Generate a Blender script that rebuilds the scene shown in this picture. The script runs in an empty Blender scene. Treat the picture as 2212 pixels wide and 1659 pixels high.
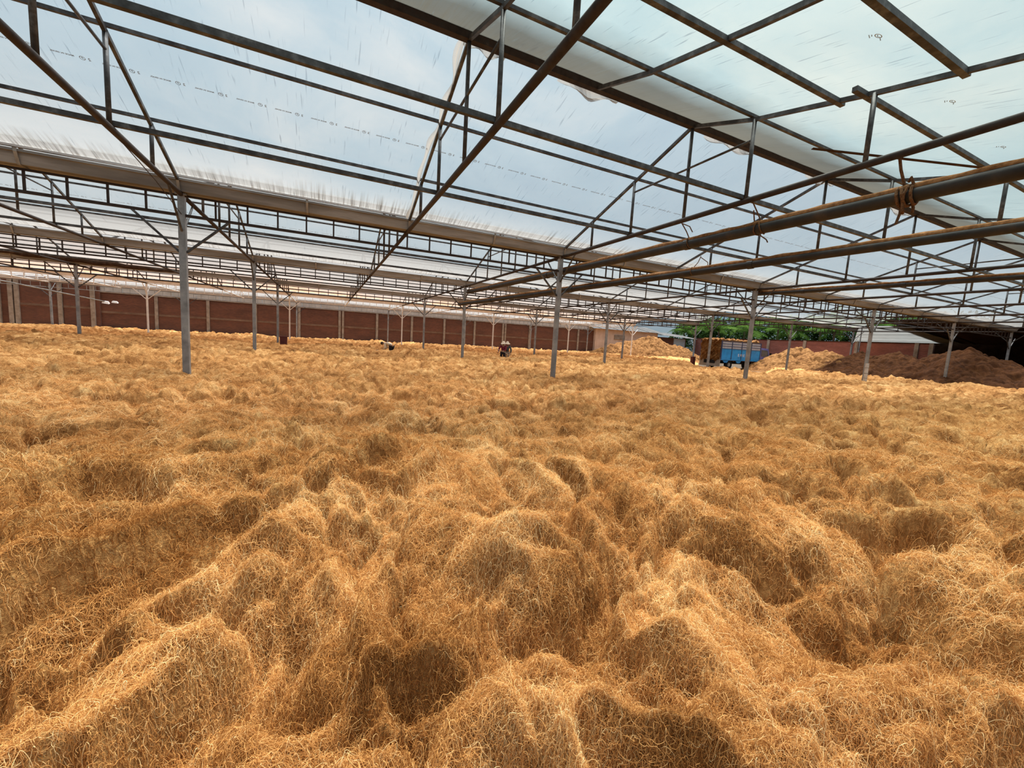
import bpy, bmesh, math, random
import numpy as np
from mathutils import Vector, Matrix

# ------------------------------------------------------------------ camera
random.seed(7)
RNG = np.random.default_rng(11)
SC = bpy.context.scene
COL = SC.collection
F_PX, YAW, PITCH, ROLL = 862.07, .4412, -.1094, .0589
CZ = 1.12                                   # eye height over the fibre bed
fw = np.array([math.sin(YAW) * math.cos(PITCH), math.cos(YAW) * math.cos(PITCH), math.sin(PITCH)])
rt = np.array([math.cos(YAW), -math.sin(YAW), 0.0])
up = np.cross(rt, fw)
c_, s_ = math.cos(ROLL), math.sin(ROLL)
R_, U_ = c_ * rt + s_ * up, -s_ * rt + c_ * up
cam = bpy.data.cameras.new('camera')
cam.sensor_width = 36.0
cam.lens = F_PX / 2212 * 36.0
cam.clip_start, cam.clip_end = .05, 600
cam_ob = bpy.data.objects.new('camera', cam)
COL.objects.link(cam_ob)
cam_ob.matrix_world = Matrix(((R_[0], U_[0], -fw[0], 0), (R_[1], U_[1], -fw[1], 0), (R_[2], U_[2], -fw[2], CZ), (0, 0, 0, 1)))
SC.camera = cam_ob

# ------------------------------------------------------------------ light and exposure
SC.view_settings.view_transform = 'Standard'
SC.view_settings.look = 'None'
SC.view_settings.gamma = 1.0
SC.view_settings.use_curve_mapping = False
SC.view_settings.exposure = 0.0
SC.cycles.transparent_max_bounces = 12
SC.cycles.max_bounces = 6
SC.cycles.diffuse_bounces = 3
SC.cycles.glossy_bounces = 2
SC.cycles.transmission_bounces = 6
SC.cycles.caustics_reflective = False
SC.cycles.caustics_refractive = False
SKY_STRENGTH = 0.70
SUN_STRENGTH = 13.8

world = bpy.data.worlds.new('sky')
SC.world = world
world.use_nodes = True
wt = world.node_tree
wt.nodes.clear()


class NT:
    """tiny node helper"""
    def __init__(s, tree): s.t = tree
    def n(s, kind, ins=None, **props):
        nd = s.t.nodes.new(kind)
        for k, v in props.items(): setattr(nd, k, v)
        for k, v in (ins or {}).items():
            sock = nd.inputs[k]
            if isinstance(v, bpy.types.NodeSocket): s.t.links.new(v, sock)
            else: sock.default_value = v
        return nd
    def math(s, op, a, b=0.0, c=0.0, clamp=False):
        nd = s.t.nodes.new('ShaderNodeMath'); nd.operation = op; nd.use_clamp = clamp
        for i, v in enumerate((a, b, c)):
            if isinstance(v, bpy.types.NodeSocket): s.t.links.new(v, nd.inputs[i])
            else: nd.inputs[i].default_value = v
        return nd.outputs[0]
    def ramp(s, fac, stops):
        nd = s.t.nodes.new('ShaderNodeValToRGB'); s.t.links.new(fac, nd.inputs[0])
        els = nd.color_ramp.elements
        while len(els) < len(stops): els.new(.5)
        for e, (p, c) in zip(els, stops):
            e.position = p; e.color = (*c, 1) if len(c) == 3 else c
        return nd.outputs[0]
    def mix(s, fac, a, b, blend='MIX'):
        nd = s.t.nodes.new('ShaderNodeMix'); nd.data_type = 'RGBA'; nd.blend_type = blend
        for k, v in ((0, fac), (6, a), (7, b)):
            if isinstance(v, bpy.types.NodeSocket): s.t.links.new(v, nd.inputs[k])
            elif k: nd.inputs[k].default_value = (*v, 1) if len(v) == 3 else v
            else: nd.inputs[k].default_value = v
        return nd.outputs[2]
    def noise(s, vec, scale, detail=4, rough=.55, dist=0.0):
        nd = s.n('ShaderNodeTexNoise', {'Vector': vec, 'Scale': scale, 'Detail': detail, 'Roughness': rough, 'Distortion': dist})
        return nd.outputs['Fac']
    def mapping(s, vec, scale=(1, 1, 1), rot=(0, 0, 0), loc=(0, 0, 0)):
        return s.n('ShaderNodeMapping', {'Vector': vec, 'Scale': scale, 'Rotation': rot, 'Location': loc}).outputs[0]


w = NT(wt)
tc = w.n('ShaderNodeTexCoord').outputs['Generated']
sep = w.n('ShaderNodeSeparateXYZ', {0: tc})
el = w.math('MAXIMUM', sep.outputs[2], 0.0)
cl = w.noise(w.mapping(tc, (1.0, 1.0, 2.2), loc=(.35, .1, .2)), 2.1, 6, .55, .4)
skyc = w.ramp(cl, [(.30, (.36, .58, .76)), (.48, (.52, .73, .87)), (.66, (.94, .98, 1.0)), (.82, (.80, .85, .90))])
grad = w.math('MULTIPLY_ADD', el, .92, .62)                      # overcast sky: brighter overhead than at the horizon
bg = w.n('ShaderNodeBackground', {'Color': skyc, 'Strength': w.math('MULTIPLY', grad, SKY_STRENGTH)})
w.n('ShaderNodeOutputWorld', {'Surface': bg.outputs[0]})

sun = bpy.data.lights.new('hazy_sun', 'SUN')
sun.energy = SUN_STRENGTH
sun.angle = math.radians(42)
sun.color = (1.0, .97, .93)
sun_ob = bpy.data.objects.new('hazy_sun', sun)
COL.objects.link(sun_ob)
sun_ob.rotation_euler = Vector((-.20, -.20, -.95)).to_track_quat('-Z', 'Y').to_euler()

# ------------------------------------------------------------------ measures of the place (metres)
Y1, SPAN, X0, BAY, ZC = 11.25, 9.65, -2.83, 4.80, 3.82          # first gutter row, span, first post, truss spacing, chord level
RIDGE_U, K = 4.825, (1.9 - .27) / 4.825
FLOOR = -.55
def gy(k): return Y1 + SPAN * (k - 1) if k else .30                            # y of gutter row k
def tx(j): return X0 + BAY * j                                   # x of truss j
LEFT = {0: -9, 1: -13, 2: -18, 3: -22, 4: -27, 5: -27}
JEND = {0: 10, 1: 10, 2: 8, 3: 8, 4: 8}                          # last truss of each span
ROWEND = {0: 10, 1: 10, 2: 10, 3: 8, 4: 8, 5: 8}
ORD = ['first', 'second', 'third', 'fourth', 'fifth', 'sixth', 'seventh', 'eighth', 'ninth', 'tenth', 'eleventh', 'twelfth', 'thirteenth', 'fourteenth', 'fifteenth']
SPANW = ['nearest', 'second', 'third', 'fourth', 'farthest']
ROWW = {0: 'overhead', 1: 'nearest', 2: 'second', 3: 'third', 4: 'white fourth', 5: 'farthest'}

# ------------------------------------------------------------------ mesh helpers
class MB:
    def __init__(s): s.v, s.f, s.sm = [], [], False
    def add(s, vs, fs):
        o = len(s.v); s.v += [tuple(p) for p in vs]; s.f += [tuple(i + o for i in f) for f in fs]; return s
    def box(s, a, b):
        (x0, y0, z0), (x1, y1, z1) = a, b
        return s.add([(x0, y0, z0), (x1, y0, z0), (x1, y1, z0), (x0, y1, z0), (x0, y0, z1), (x1, y0, z1), (x1, y1, z1), (x0, y1, z1)],
                     [(0, 3, 2, 1), (4, 5, 6, 7), (0, 1, 5, 4), (1, 2, 6, 5), (2, 3, 7, 6), (3, 0, 4, 7)])
    def tube(s, pts, r, n=8, caps=True):
        pts = [Vector(p) for p in pts]
        rs = r if isinstance(r, (list, tuple)) else [r] * len(pts)
        vs, fs = [], []
        prev = None
        for i, p in enumerate(pts):
            d = (pts[min(i + 1, len(pts) - 1)] - pts[max(i - 1, 0)]).normalized()
            if prev is None:
                a = Vector((0, 0, 1)) if abs(d.z) < .9 else Vector((1, 0, 0))
                nx = d.cross(a).normalized()
            else:
                nx = (prev - d * prev.dot(d)).normalized()
            prev = nx
            ny = d.cross(nx)
            for k in range(n):
                t = 2 * math.pi * k / n
                vs.append(p + (nx * math.cos(t) + ny * math.sin(t)) * rs[i])
        for i in range(len(pts) - 1):
            for k in range(n):
                fs.append((i * n + k, i * n + (k + 1) % n, (i + 1) * n + (k + 1) % n, (i + 1) * n + k))
        if caps:
            fs.append(tuple(range(n))[::-1]); fs.append(tuple((len(pts) - 1) * n + k for k in range(n)))
        return s.add(vs, fs)
    def beam(s, a, b, w, h):
        a, b = Vector(a), Vector(b)
        d = (b - a).normalized()
        ref = Vector((0, 0, 1)) if abs(d.z) < .95 else Vector((0, 1, 0))
        x = d.cross(ref).normalized() * w / 2
        y = x.cross(d).normalized() * h / 2
        vs = [a - x - y, a + x - y, a + x + y, a - x + y, b - x - y, b + x - y, b + x + y, b - x + y]
        return s.add(vs, [(0, 1, 2, 3), (7, 6, 5, 4), (0, 4, 5, 1), (1, 5, 6, 2), (2, 6, 7, 3), (3, 7, 4, 0)])
    def prism(s, poly, z0, z1):
        n = len(poly)
        vs = [(x, y, z0) for x, y in poly] + [(x, y, z1) for x, y in poly]
        return s.add(vs, [tuple(range(n))[::-1], tuple(range(n, 2 * n))] + [(i, (i + 1) % n, n + (i + 1) % n, n + i) for i in range(n)])
    def mesh(s, name, smooth=False):
        m = bpy.data.meshes.new(name)
        m.from_pydata(s.v, [], s.f)
        if smooth: m.polygons.foreach_set('use_smooth', [True] * len(m.polygons))
        m.update()
        return m


def obj(name, mesh, mat=None, parent=None, loc=None, rotz=0):
    if isinstance(mesh, MB): mesh = mesh.mesh(name)
    if mat is not None and not mesh.materials: mesh.materials.append(mat)
    o = bpy.data.objects.new(name, mesh)
    COL.objects.link(o)
    if parent is not None: o.parent = parent
    if loc is not None: o.location = loc
    if rotz: o.rotation_euler.z = rotz
    return o


def tag(o, label=None, cat=None, group=None, kind=None):
    if label: o['label'] = label
    if cat: o['category'] = cat
    if group: o['group'] = group
    if kind: o['kind'] = kind
    return o


def empty(name, loc, label, cat, group=None, rotz=0):
    o = bpy.data.objects.new(name, None)
    o.empty_display_size = .2
    COL.objects.link(o)
    o.location = loc
    o.rotation_euler.z = rotz
    return tag(o, label, cat, group)


# ------------------------------------------------------------------ materials
def mat(name):
    m = bpy.data.materials.new(name)
    m.use_nodes = True
    m.node_tree.nodes.clear()
    return m, NT(m.node_tree)


def finish(t, shader, disp=None):
    o = t.n('ShaderNodeOutputMaterial', {'Surface': shader})
    return o


def pbr(name, stops, scale=4.0, rough=.6, metal=0.0, detail=5, bump=0.0, bscale=40, stretch=(1, 1, 1), coords='Object', jitter=0.0):
    m, t = mat(name)
    co = t.n('ShaderNodeTexCoord').outputs[coords]
    v = t.mapping(co, stretch)
    if jitter:
        rnd = t.n('ShaderNodeObjectInfo').outputs['Random']
        v = t.n('ShaderNodeVectorMath', {0: v, 1: t.n('ShaderNodeCombineXYZ', {0: t.math('MULTIPLY', rnd, 37.0), 1: t.math('MULTIPLY', rnd, 91.0)}).outputs[0]}, operation='ADD').outputs[0]
    fac = t.noise(v, scale, detail, .6)
    col = t.ramp(fac, stops)
    ins = {'Base Color': col, 'Roughness': rough, 'Metallic': metal, 'Specular IOR Level': .06 if rough >= .85 else .35}
    b = t.n('ShaderNodeBsdfPrincipled', ins)
    if bump:
        bn = t.n('ShaderNodeBump', {'Strength': bump, 'Distance': .02, 'Height': t.noise(v, bscale, 6, .65)})
        t.t.links.new(bn.outputs[0], b.inputs['Normal'])
    finish(t, b.outputs[0])
    return m


M = {}
M['steel'] = pbr('weathered_steel', [(.36, (.030, .028, .028)), (.52, (.060, .060, .062)), (.62, (.115, .117, .12)), (.75, (.050, .036, .028))], 5.5, .55, .25, bump=.15, bscale=60, jitter=1)
M['rust'] = pbr('rusty_steel', [(.34, (.020, .014, .012)), (.5, (.036, .024, .019)), (.66, (.036, .031, .029)), (.78, (.10, .068, .05))], 7.0, .75, .1, bump=.25, bscale=70, jitter=1)
M['post'] = pbr('galvanised_post', [(.35, (.18, .187, .195)), (.55, (.28, .29, .30)), (.7, (.35, .357, .36)), (.82, (.15, .125, .10))], 3.0, .5, .35, bump=.08, bscale=50, jitter=1)
M['white'] = pbr('white_steel', [(.3, (.62, .63, .63)), (.6, (.80, .81, .81)), (.8, (.70, .69, .66))], 3.0, .45, .1)
M['gutter'] = pbr('stained_gutter_metal', [(.28, (.105, .10, .095)), (.48, (.19, .183, .175)), (.62, (.30, .298, .295)), (.78, (.10, .082, .07))], 1.1, .6, .1, bump=.1, bscale=30, stretch=(.35, 3.0, 3.0))
M['bracket'] = pbr('grey_bracket', [(.35, (.20, .185, .165)), (.65, (.34, .32, .29))], 8, .55, .3)
M['pipe'] = pbr('dusty_dark_pipe', [(.3, (.016, .015, .014)), (.55, (.030, .028, .026)), (.75, (.06, .042, .03))], 3.5, .6, .15, bump=.1, bscale=40)
M['pipedust'] = pbr('brown_fibre_dust', [(.3, (.11, .048, .018)), (.55, (.21, .10, .04)), (.75, (.32, .17, .075))], 14, .95, 0, bump=.7, bscale=90)
M['rope'] = pbr('brown_rope', [(.3, (.07, .035, .02)), (.7, (.22, .12, .06))], 60, .95, 0, bump=.6, bscale=160)
M['concrete'] = pbr('old_concrete', [(.3, (.19, .155, .125)), (.55, (.30, .255, .215)), (.75, (.37, .33, .29))], 2.5, .85, 0, bump=.2, bscale=25)
M['floor'] = pbr('dusty_concrete_floor', [(.3, (.055, .040, .028)), (.55, (.08, .06, .042)), (.75, (.11, .082, .058))], .7, .9, 0, bump=.2, bscale=18)
M['plaster'] = pbr('pinkish_plaster', [(.3, (.50, .38, .31)), (.55, (.62, .49, .41)), (.75, (.70, .58, .50))], 1.1, .85, 0)
M['sheetroof'] = pbr('grey_roof_sheet', [(.3, (.07, .069, .068)), (.55, (.11, .109, .108)), (.75, (.15, .148, .146))], 1.5, .9, 0, stretch=(1, 4, 1))
M['door'] = pbr('pale_blue_door', [(.3, (.42, .49, .57)), (.6, (.52, .59, .66))], 1.5, .5, .1)
M['darkwood'] = pbr('shade_brown_boards', [(.3, (.020, .012, .008)), (.55, (.040, .024, .015)), (.75, (.06, .037, .024))], 2.0, .9, 0)  # near-black brown: shade inside the open shed is put into the colour
M['browneave'] = pbr('brown_roof_underside', [(.3, (.035, .022, .016)), (.55, (.06, .037, .026)), (.75, (.08, .05, .036))], 2.0, .85, 0)
M['bluepaint'] = pbr('bright_blue_paint', [(.3, (.008, .22, .58)), (.6, (.012, .33, .78)), (.8, (.02, .38, .84))], 2.0, .4)
M['navy'] = pbr('dull_navy_paint', [(.3, (.035, .05, .11)), (.7, (.07, .09, .19))], 3, .5)
M['cab'] = pbr('violet_blue_cab_paint', [(.3, (.10, .11, .34)), (.7, (.17, .18, .46))], 3, .35)
M['canvas'] = pbr('pale_grey_canvas', [(.3, (.42, .44, .50)), (.7, (.60, .62, .68))], 2, .9)
M['tailgate'] = pbr('grey_brown_tailgate', [(.3, (.26, .215, .17)), (.7, (.36, .31, .255))], 3, .8)
M['rubber'] = pbr('black_rubber', [(.3, (.012, .012, .012)), (.7, (.03, .03, .03))], 6, .9)
M['whiteprint'] = pbr('white_lettering_paint', [(.3, (.70, .78, .86)), (.7, (.82, .88, .93))], 5, .6)
M['ink'] = pbr('grey_ink', [(.3, (.15, .17, .18)), (.7, (.22, .24, .26))], 9, .9)
M['paleink'] = pbr('faint_grey_ink', [(.3, (.25, .27, .28)), (.7, (.34, .36, .37))], 9, .9)
M['band'] = pbr('dull_concrete_band', [(.3, (.12, .075, .055)), (.7, (.20, .135, .10))], 1.5, .9)
M['redbox'] = pbr('maroon_plastic', [(.3, (.065, .014, .014)), (.7, (.11, .024, .022))], 4, .6)
M['lampwhite'] = pbr('white_lamp_housing', [(.3, (.78, .78, .78)), (.7, (.86, .86, .86))], 4, .4)
M['tarp'] = pbr('dark_brown_tarpaulin', [(.3, (.030, .018, .012)), (.6, (.065, .038, .024)), (.8, (.11, .07, .045))], 6, .85, 0, bump=.5, bscale=20)
M['duct'] = pbr('bright_galvanised_duct', [(.3, (.42, .44, .46)), (.7, (.66, .68, .70))], 5, .3, .7)
M['skin'] = pbr('brown_skin', [(.3, (.20, .10, .06)), (.7, (.27, .14, .09))], 5, .6)
M['hair'] = pbr('black_hair', [(.3, (.008, .006, .005)), (.7, (.02, .015, .012))], 9, .7)
M['cream'] = pbr('cream_shirt_cloth', [(.3, (.62, .54, .42)), (.7, (.74, .67, .54))], 8, .95)
M['maroon'] = pbr('maroon_shirt_cloth', [(.3, (.10, .016, .028)), (.7, (.17, .03, .045))], 8, .95)
M['slate'] = pbr('slate_grey_shirt_cloth', [(.3, (.045, .06, .065)), (.7, (.10, .12, .125))], 8, .95)
M['trouser'] = pbr('dark_trouser_cloth', [(.3, (.012, .013, .018)), (.7, (.035, .036, .045))], 8, .95)
M['straw'] = pbr('pale_straw_hat', [(.3, (.52, .42, .32)), (.7, (.70, .60, .48))], 20, .9)
M['wood'] = pbr('bamboo_pole', [(.3, (.32, .21, .13)), (.7, (.50, .37, .25))], 6, .7)
M['trunk'] = pbr('palm_trunk_bark', [(.3, (.10, .075, .05)), (.7, (.22, .18, .14))], 6, .9, 0, stretch=(1, 1, 5))
M['glass'] = pbr('dark_cab_glass', [(.3, (.05, .06, .075)), (.7, (.09, .10, .12))], 2, .1)


def leaf_material(name, a, b, c):
    m, t = mat(name)
    co = t.n('ShaderNodeTexCoord').outputs['Object']
    rnd = t.n('ShaderNodeObjectInfo').outputs['Random']
    fac = t.math('ADD', t.math('MULTIPLY', t.noise(co, 1.7, 3), .6), t.math('MULTIPLY', rnd, .4))
    col = t.ramp(fac, [(.25, a), (.5, b), (.8, c)])
    d = t.n('ShaderNodeBsdfDiffuse', {'Color': col})
    tr = t.n('ShaderNodeBsdfTranslucent', {'Color': col})
    finish(t, t.n('ShaderNodeMixShader', {0: .75 if 'white' in name else .35, 1: d.outputs[0], 2: tr.outputs[0]}).outputs[0])
    return m


M['fascia'] = pbr('pale_grey_fascia', [(.3, (.36, .36, .35)), (.7, (.50, .50, .49))], 1.5, .6)
M['whitesheet'] = leaf_material('white_translucent_sheet', (.34, .35, .345), (.39, .40, .395), (.44, .45, .445))
M['frond'] = leaf_material('palm_frond_green', (.03, .065, .014), (.06, .125, .024), (.13, .23, .05))
M['bush'] = leaf_material('dark_shrub_green', (.008, .018, .005), (.016, .034, .009), (.03, .06, .016))


def brick_material(name, c1, c2, mortar, stain, scale=1.0):
    m, t = mat(name)
    co = t.n('ShaderNodeTexCoord').outputs['Object']
    s = t.n('ShaderNodeSeparateXYZ', {0: co})
    v = t.n('ShaderNodeCombineXYZ', {0: t.math('ADD', s.outputs[0], s.outputs[1]), 1: s.outputs[2]}).outputs[0]
    br = t.n('ShaderNodeTexBrick', {'Vector': v, 'Color1': (*c1, 1), 'Color2': (*c2, 1), 'Mortar': (*mortar, 1), 'Scale': 1.0, 'Mortar Size': .008, 'Brick Width': .22, 'Row Height': .075})
    big = t.noise(t.mapping(v, (.5, 1.6, 1)), .8, 6, .65)
    col = t.mix(t.math('MULTIPLY', t.ramp(big, [(.42, (0, 0, 0)), (.68, (1, 1, 1))]), .6), br.outputs['Color'], stain)
    b = t.n('ShaderNodeBsdfPrincipled', {'Base Color': col, 'Roughness': .9})
    bn = t.n('ShaderNodeBump', {'Strength': .4, 'Distance': .01, 'Height': br.outputs['Fac']})
    bn.invert = True
    t.t.links.new(bn.outputs[0], b.inputs['Normal'])
    finish(t, b.outputs[0])
    return m


M['brick'] = brick_material('red_brown_brickwork', (.155, .055, .030), (.105, .040, .024), (.13, .07, .05), (.055, .026, .017))
M['brickpink'] = brick_material('pink_red_brickwork', (.27, .085, .065), (.19, .06, .05), (.26, .15, .125), (.12, .04, .03))


def film_material(name, milk, tint, dust_col, dirt_amt, streak_amt, dust, white=.42, fade=None):
    """thin greenhouse film: mostly clear, partly milky, rain streaks along the slope, silt washed down to the gutter. UV in metres (x, up the slope)"""
    m, t = mat(name)
    uv = t.n('ShaderNodeUVMap').outputs[0]
    s = t.n('ShaderNodeSeparateXYZ', {0: uv})
    x, u = s.outputs[0], s.outputs[1]
    wob = t.noise(uv, .5, 3)
    # streaks
    st = t.noise(t.mapping(uv, (26, 1.5, 1), rot=(0, 0, .05)), 1.0, 2, .5)
    stm = t.math('MULTIPLY', t.ramp(st, [(.635, (0, 0, 0)), (.70, (1, 1, 1))]), t.ramp(t.noise(uv, 1.3, 2), [(.36, (0, 0, 0)), (.56, (1, 1, 1))]))
    stm = t.math('MULTIPLY', stm, streak_amt)
    # silt near the gutter: soft milky beige band with brown runs rising out of it
    band = t.ramp(t.math('ADD', t.math('DIVIDE', u, 1.5), t.math('MULTIPLY', wob, .25)), [(.12, (1, 1, 1)), (.55, (.38, .38, .38)), (1.0, (0, 0, 0))])
    runs = t.noise(t.mapping(uv, (15, .45, 1)), 1.0, 4, .65)
    runh = t.ramp(t.math('ADD', t.math('DIVIDE', u, 1.25), t.math('MULTIPLY', t.noise(uv, .35, 2), .9)), [(.50, (1, 1, 1)), (1.0, (0, 0, 0))])
    runm = t.math('MULTIPLY', t.math('MULTIPLY', t.ramp(runs, [(.45, (0, 0, 0)), (.68, (1, 1, 1))]), runh), dirt_amt)
    patch = t.math('MULTIPLY', t.ramp(t.noise(uv, .22, 4), [(.40, (0, 0, 0)), (.70, (1, 1, 1))]), dust)
    clear = t.n('ShaderNodeBsdfTransparent', {'Color': (*tint, 1)})
    milkfac = t.math('ADD', t.math('MULTIPLY_ADD', wob, .14, milk - .07), t.math('MULTIPLY', band, .45), clamp=True)
    milkcol = t.mix(t.math('ADD', t.math('MULTIPLY', band, .65), patch, clamp=True), (tint[0] * white, tint[1] * white, tint[2] * white), dust_col)
    dif = t.n('ShaderNodeBsdfDiffuse', {'Color': milkcol})
    trl = t.n('ShaderNodeBsdfTranslucent', {'Color': milkcol})
    body = t.n('ShaderNodeMixShader', {0: .22, 1: trl.outputs[0], 2: dif.outputs[0]})
    a = t.n('ShaderNodeMixShader', {0: milkfac, 1: clear.outputs[0], 2: body.outputs[0]})
    dirt = t.n('ShaderNodeBsdfTransparent', {'Color': (.36, .21, .09, 1)})
    b = t.n('ShaderNodeMixShader', {0: runm, 1: a.outputs[0], 2: dirt.outputs[0]})
    grime = t.n('ShaderNodeBsdfTransparent', {'Color': (.40, .43, .46, 1)})
    c = t.n('ShaderNodeMixShader', {0: stm, 1: b.outputs[0], 2: grime.outputs[0]})
    gl = t.n('ShaderNodeBsdfGlossy', {'Color': (1, 1, 1, 1), 'Roughness': .25})
    d = t.n('ShaderNodeMixShader', {0: .03, 1: c.outputs[0], 2: gl.outputs[0]})
    out = d.outputs[0]
    if fade:                                                          # a thin dusty layer that peters out away from the ridge
        fr = t.ramp(t.math('ADD', t.math('DIVIDE', u, fade), t.math('MULTIPLY_ADD', t.noise(uv, 1.2, 3), .3, -.15)), [(.35, (1, 1, 1)), (.95, (0, 0, 0))])
        free = t.n('ShaderNodeBsdfTransparent', {'Color': (1, 1, 1, 1)})
        out = t.n('ShaderNodeMixShader', {0: fr, 1: free.outputs[0], 2: out}).outputs[0]
    finish(t, out)
    return m


FILM_FAR = [film_material('clear_film', .26, (.92, .96, .97), (.27, .245, .215), 1.0, .50, .05, .31),
            film_material('clear_film_second', .36, (.92, .95, .95), (.29, .265, .24), .6, .3, .15, .29),
            film_material('dusty_film_third', .62, (.88, .865, .85), (.31, .265, .235), .4, .2, .45, .27),
            film_material('brown_dusty_film', .75, (.90, .81, .75), (.38, .225, .145), .5, .2, .9, .29),
            film_material('new_white_film', .60, (.95, .96, .96), (.45, .45, .45), .1, .1, .1, .34)]
FILM_NEAR = [film_material('milky_film', .22, (.90, .97, .905), (.36, .37, .33), .3, .60, .06, .45)] + FILM_FAR[1:]
M['flap'] = film_material('dusty_vent_flap', .55, (.38, .375, .37), (.11, .10, .09), .2, .3, .6, .13, fade=1.14)
M['scrap'] = film_material('torn_film', .6, (.75, .73, .70), (.3, .26, .22), .2, .2, .5, .35)


def fibre_material(name, stops, hair=False, scale=1.0):
    m, t = mat(name)
    co = t.n('ShaderNodeTexCoord').outputs['Object']
    if hair:
        rnd = t.n('ShaderNodeAttribute', attribute_name='shade').outputs['Fac']
        col = t.ramp(rnd, stops)
        d = t.n('ShaderNodeBsdfDiffuse', {'Color': col, 'Roughness': .3})
        tr = t.n('ShaderNodeBsdfTranslucent', {'Color': col})
        b = t.n('ShaderNodeMixShader', {0: .18, 1: d.outputs[0], 2: tr.outputs[0]})
        finish(t, b.outputs[0])
        return m
    big = t.noise(co, .35 * scale, 3, .5)
    fine = t.noise(t.mapping(co, (1, 1, .6)), 14 * scale, 5, .7, 1.6)
    mid = t.noise(co, 2.6 * scale, 4, .6, .8)
    fac = t.math('ADD', t.math('ADD', t.math('MULTIPLY', big, .20), t.math('MULTIPLY', mid, .50)), t.math('MULTIPLY', fine, .30))
    col = t.ramp(fac, stops)
    b = t.n('ShaderNodeBsdfPrincipled', {'Base Color': col, 'Roughness': .95, 'Specular IOR Level': .1})
    wv = t.noise(co, 30 * scale, 4, .7, 2.5)
    hsum = t.math('ADD', t.math('MULTIPLY', fine, .6), t.math('MULTIPLY', wv, .5))
    bn = t.n('ShaderNodeBump', {'Strength': 1.0, 'Distance': .07, 'Height': hsum})
    t.t.links.new(bn.outputs[0], b.inputs['Normal'])
    finish(t, b.outputs[0])
    return m


M['fibre'] = fibre_material('golden_coir_fibre', [(.36, (.18, .066, .018)), (.45, (.40, .175, .053)), (.53, (.62, .31, .108)), (.62, (.84, .51, .215))])  # base darker than the strands: shade in gaps between tufts put into colour
M['strand'] = fibre_material('golden_coir_strand', [(.0, (.27, .098, .024)), (.35, (.63, .30, .096)), (.7, (.90, .52, .205)), (1.0, (.97, .75, .42))], hair=True)
M['heapfibre'] = fibre_material('tan_coir_heap', [(.36, (.075, .029, .008)), (.45, (.16, .07, .022)), (.53, (.26, .125, .042)), (.62, (.38, .20, .078))])
M['husk'] = fibre_material('dark_brown_coir_heap', [(.32, (.032, .011, .004)), (.46, (.062, .022, .007)), (.58, (.11, .041, .013)), (.70, (.20, .085, .03))])

# ------------------------------------------------------------------ floor and walls
fl = obj('floor', MB().box((-60, -25, FLOOR - .2), (110, 120, FLOOR)), M['floor'])
tag(fl, 'dusty concrete floor of the drying yard', kind='structure')

WY = 52.5
wall = obj('wall_back', MB().box((-20, WY, FLOOR), (38.6, WY + .2, 3.38)), M['brick'])
tag(wall, 'long red-brown brick wall behind the drying yard', kind='structure')
px_ = [-15.5 + 4.26 * i for i in range(13)]
for i in range(-1, 13):
    a, b = (px_[i] if i >= 0 else -20), (px_[i + 1] if i < 12 else 38.6)
    if b - a < .5: continue
    for z0, z1 in ((FLOOR, 1.42), (1.62, 3.30)):
        obj('brick_panel', MB().box((a + .14, WY - .05, z0), (b - .14, WY, z1)), M['brick'], wall)
    obj('concrete_band', MB().box((a + .14, WY - .07, 1.42), (b - .14, WY, 1.62)), M['band'], wall)
for i, x in enumerate(px_):
    obj('concrete_pillar', MB().box((x - .13, WY - .16, FLOOR), (x + .13, WY, 3.36)), M['concrete'], wall)
    if i in (4, 9): obj('concrete_pillar', MB().box((x + .26, WY - .16, FLOOR), (x + .48, WY, 3.36)), M['concrete'], wall)
obj('coping', MB().box((-20, WY - .1, 3.38), (38.6, WY + .3, 3.5)), M['concrete'], wall)
for i in range(30):
    obj('fascia_sheet', MB().box((-20 + i * 1.953, WY - .06 + .02 * (i % 2), 3.5), (-20 + (i + 1) * 1.953 - .02, WY, 4.9)), M['fascia'], wall)

wl = obj('wall_left', MB().box((-44, WY - .3, FLOOR), (-19.7, WY - .02, 5.1)), M['brick'])
tag(wl, 'taller dark brick wall at the far corner of the yard', kind='structure')
for x0_, x1_ in ((-43.9, -33.6), (-33.2, -30.2), (-29.8, -26.6), (-25.2, -22.6), (-22.2, -20.1)):
    for z0, z1 in ((FLOOR, 1.7), (1.9, 5.0)):
        obj('brick_panel', MB().box((x0_, WY - .36, z0), (x1_, WY - .3, z1)), M['brick'], wl)
    obj('concrete_band', MB().box((x0_, WY - .38, 1.7), (x1_, WY - .3, 1.9)), M['band'], wl)
for x in (-33.4, -30.0, -26.4, -25.6, -25.2, -22.4, -20.15):
    obj('concrete_pillar', MB().box((x - .15, WY - .48, FLOOR), (x + .15, WY - .3, 5.0)), M['concrete'], wl)

PX = 60.0
wr = obj('wall_right', MB().box((PX, 20.2, FLOOR), (PX + .2, 51.5, 3.36)), M['brickpink'])
tag(wr, 'pink-red brick boundary wall behind the truck', kind='structure')
ys_ = [20.4, 21.6, 27.2, 33.2, 38.2, 43.2, 48.2, 51.4]
for a, b in zip(ys_[:-1], ys_[1:]):
    obj('brick_panel', MB().box((PX - .06, a + .2, FLOOR), (PX, b - .2, 3.28)), M['brickpink'], wr)
for y in ys_:
    obj('concrete_pillar', MB().box((PX - .18, y - .18, FLOOR), (PX, y + .18, 3.42)), M['concrete'], wr)
obj('coping', MB().box((PX - .1, 20.2, 3.36), (PX + .3, 51.5, 3.46)), M['darkwood'], wr)

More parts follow.
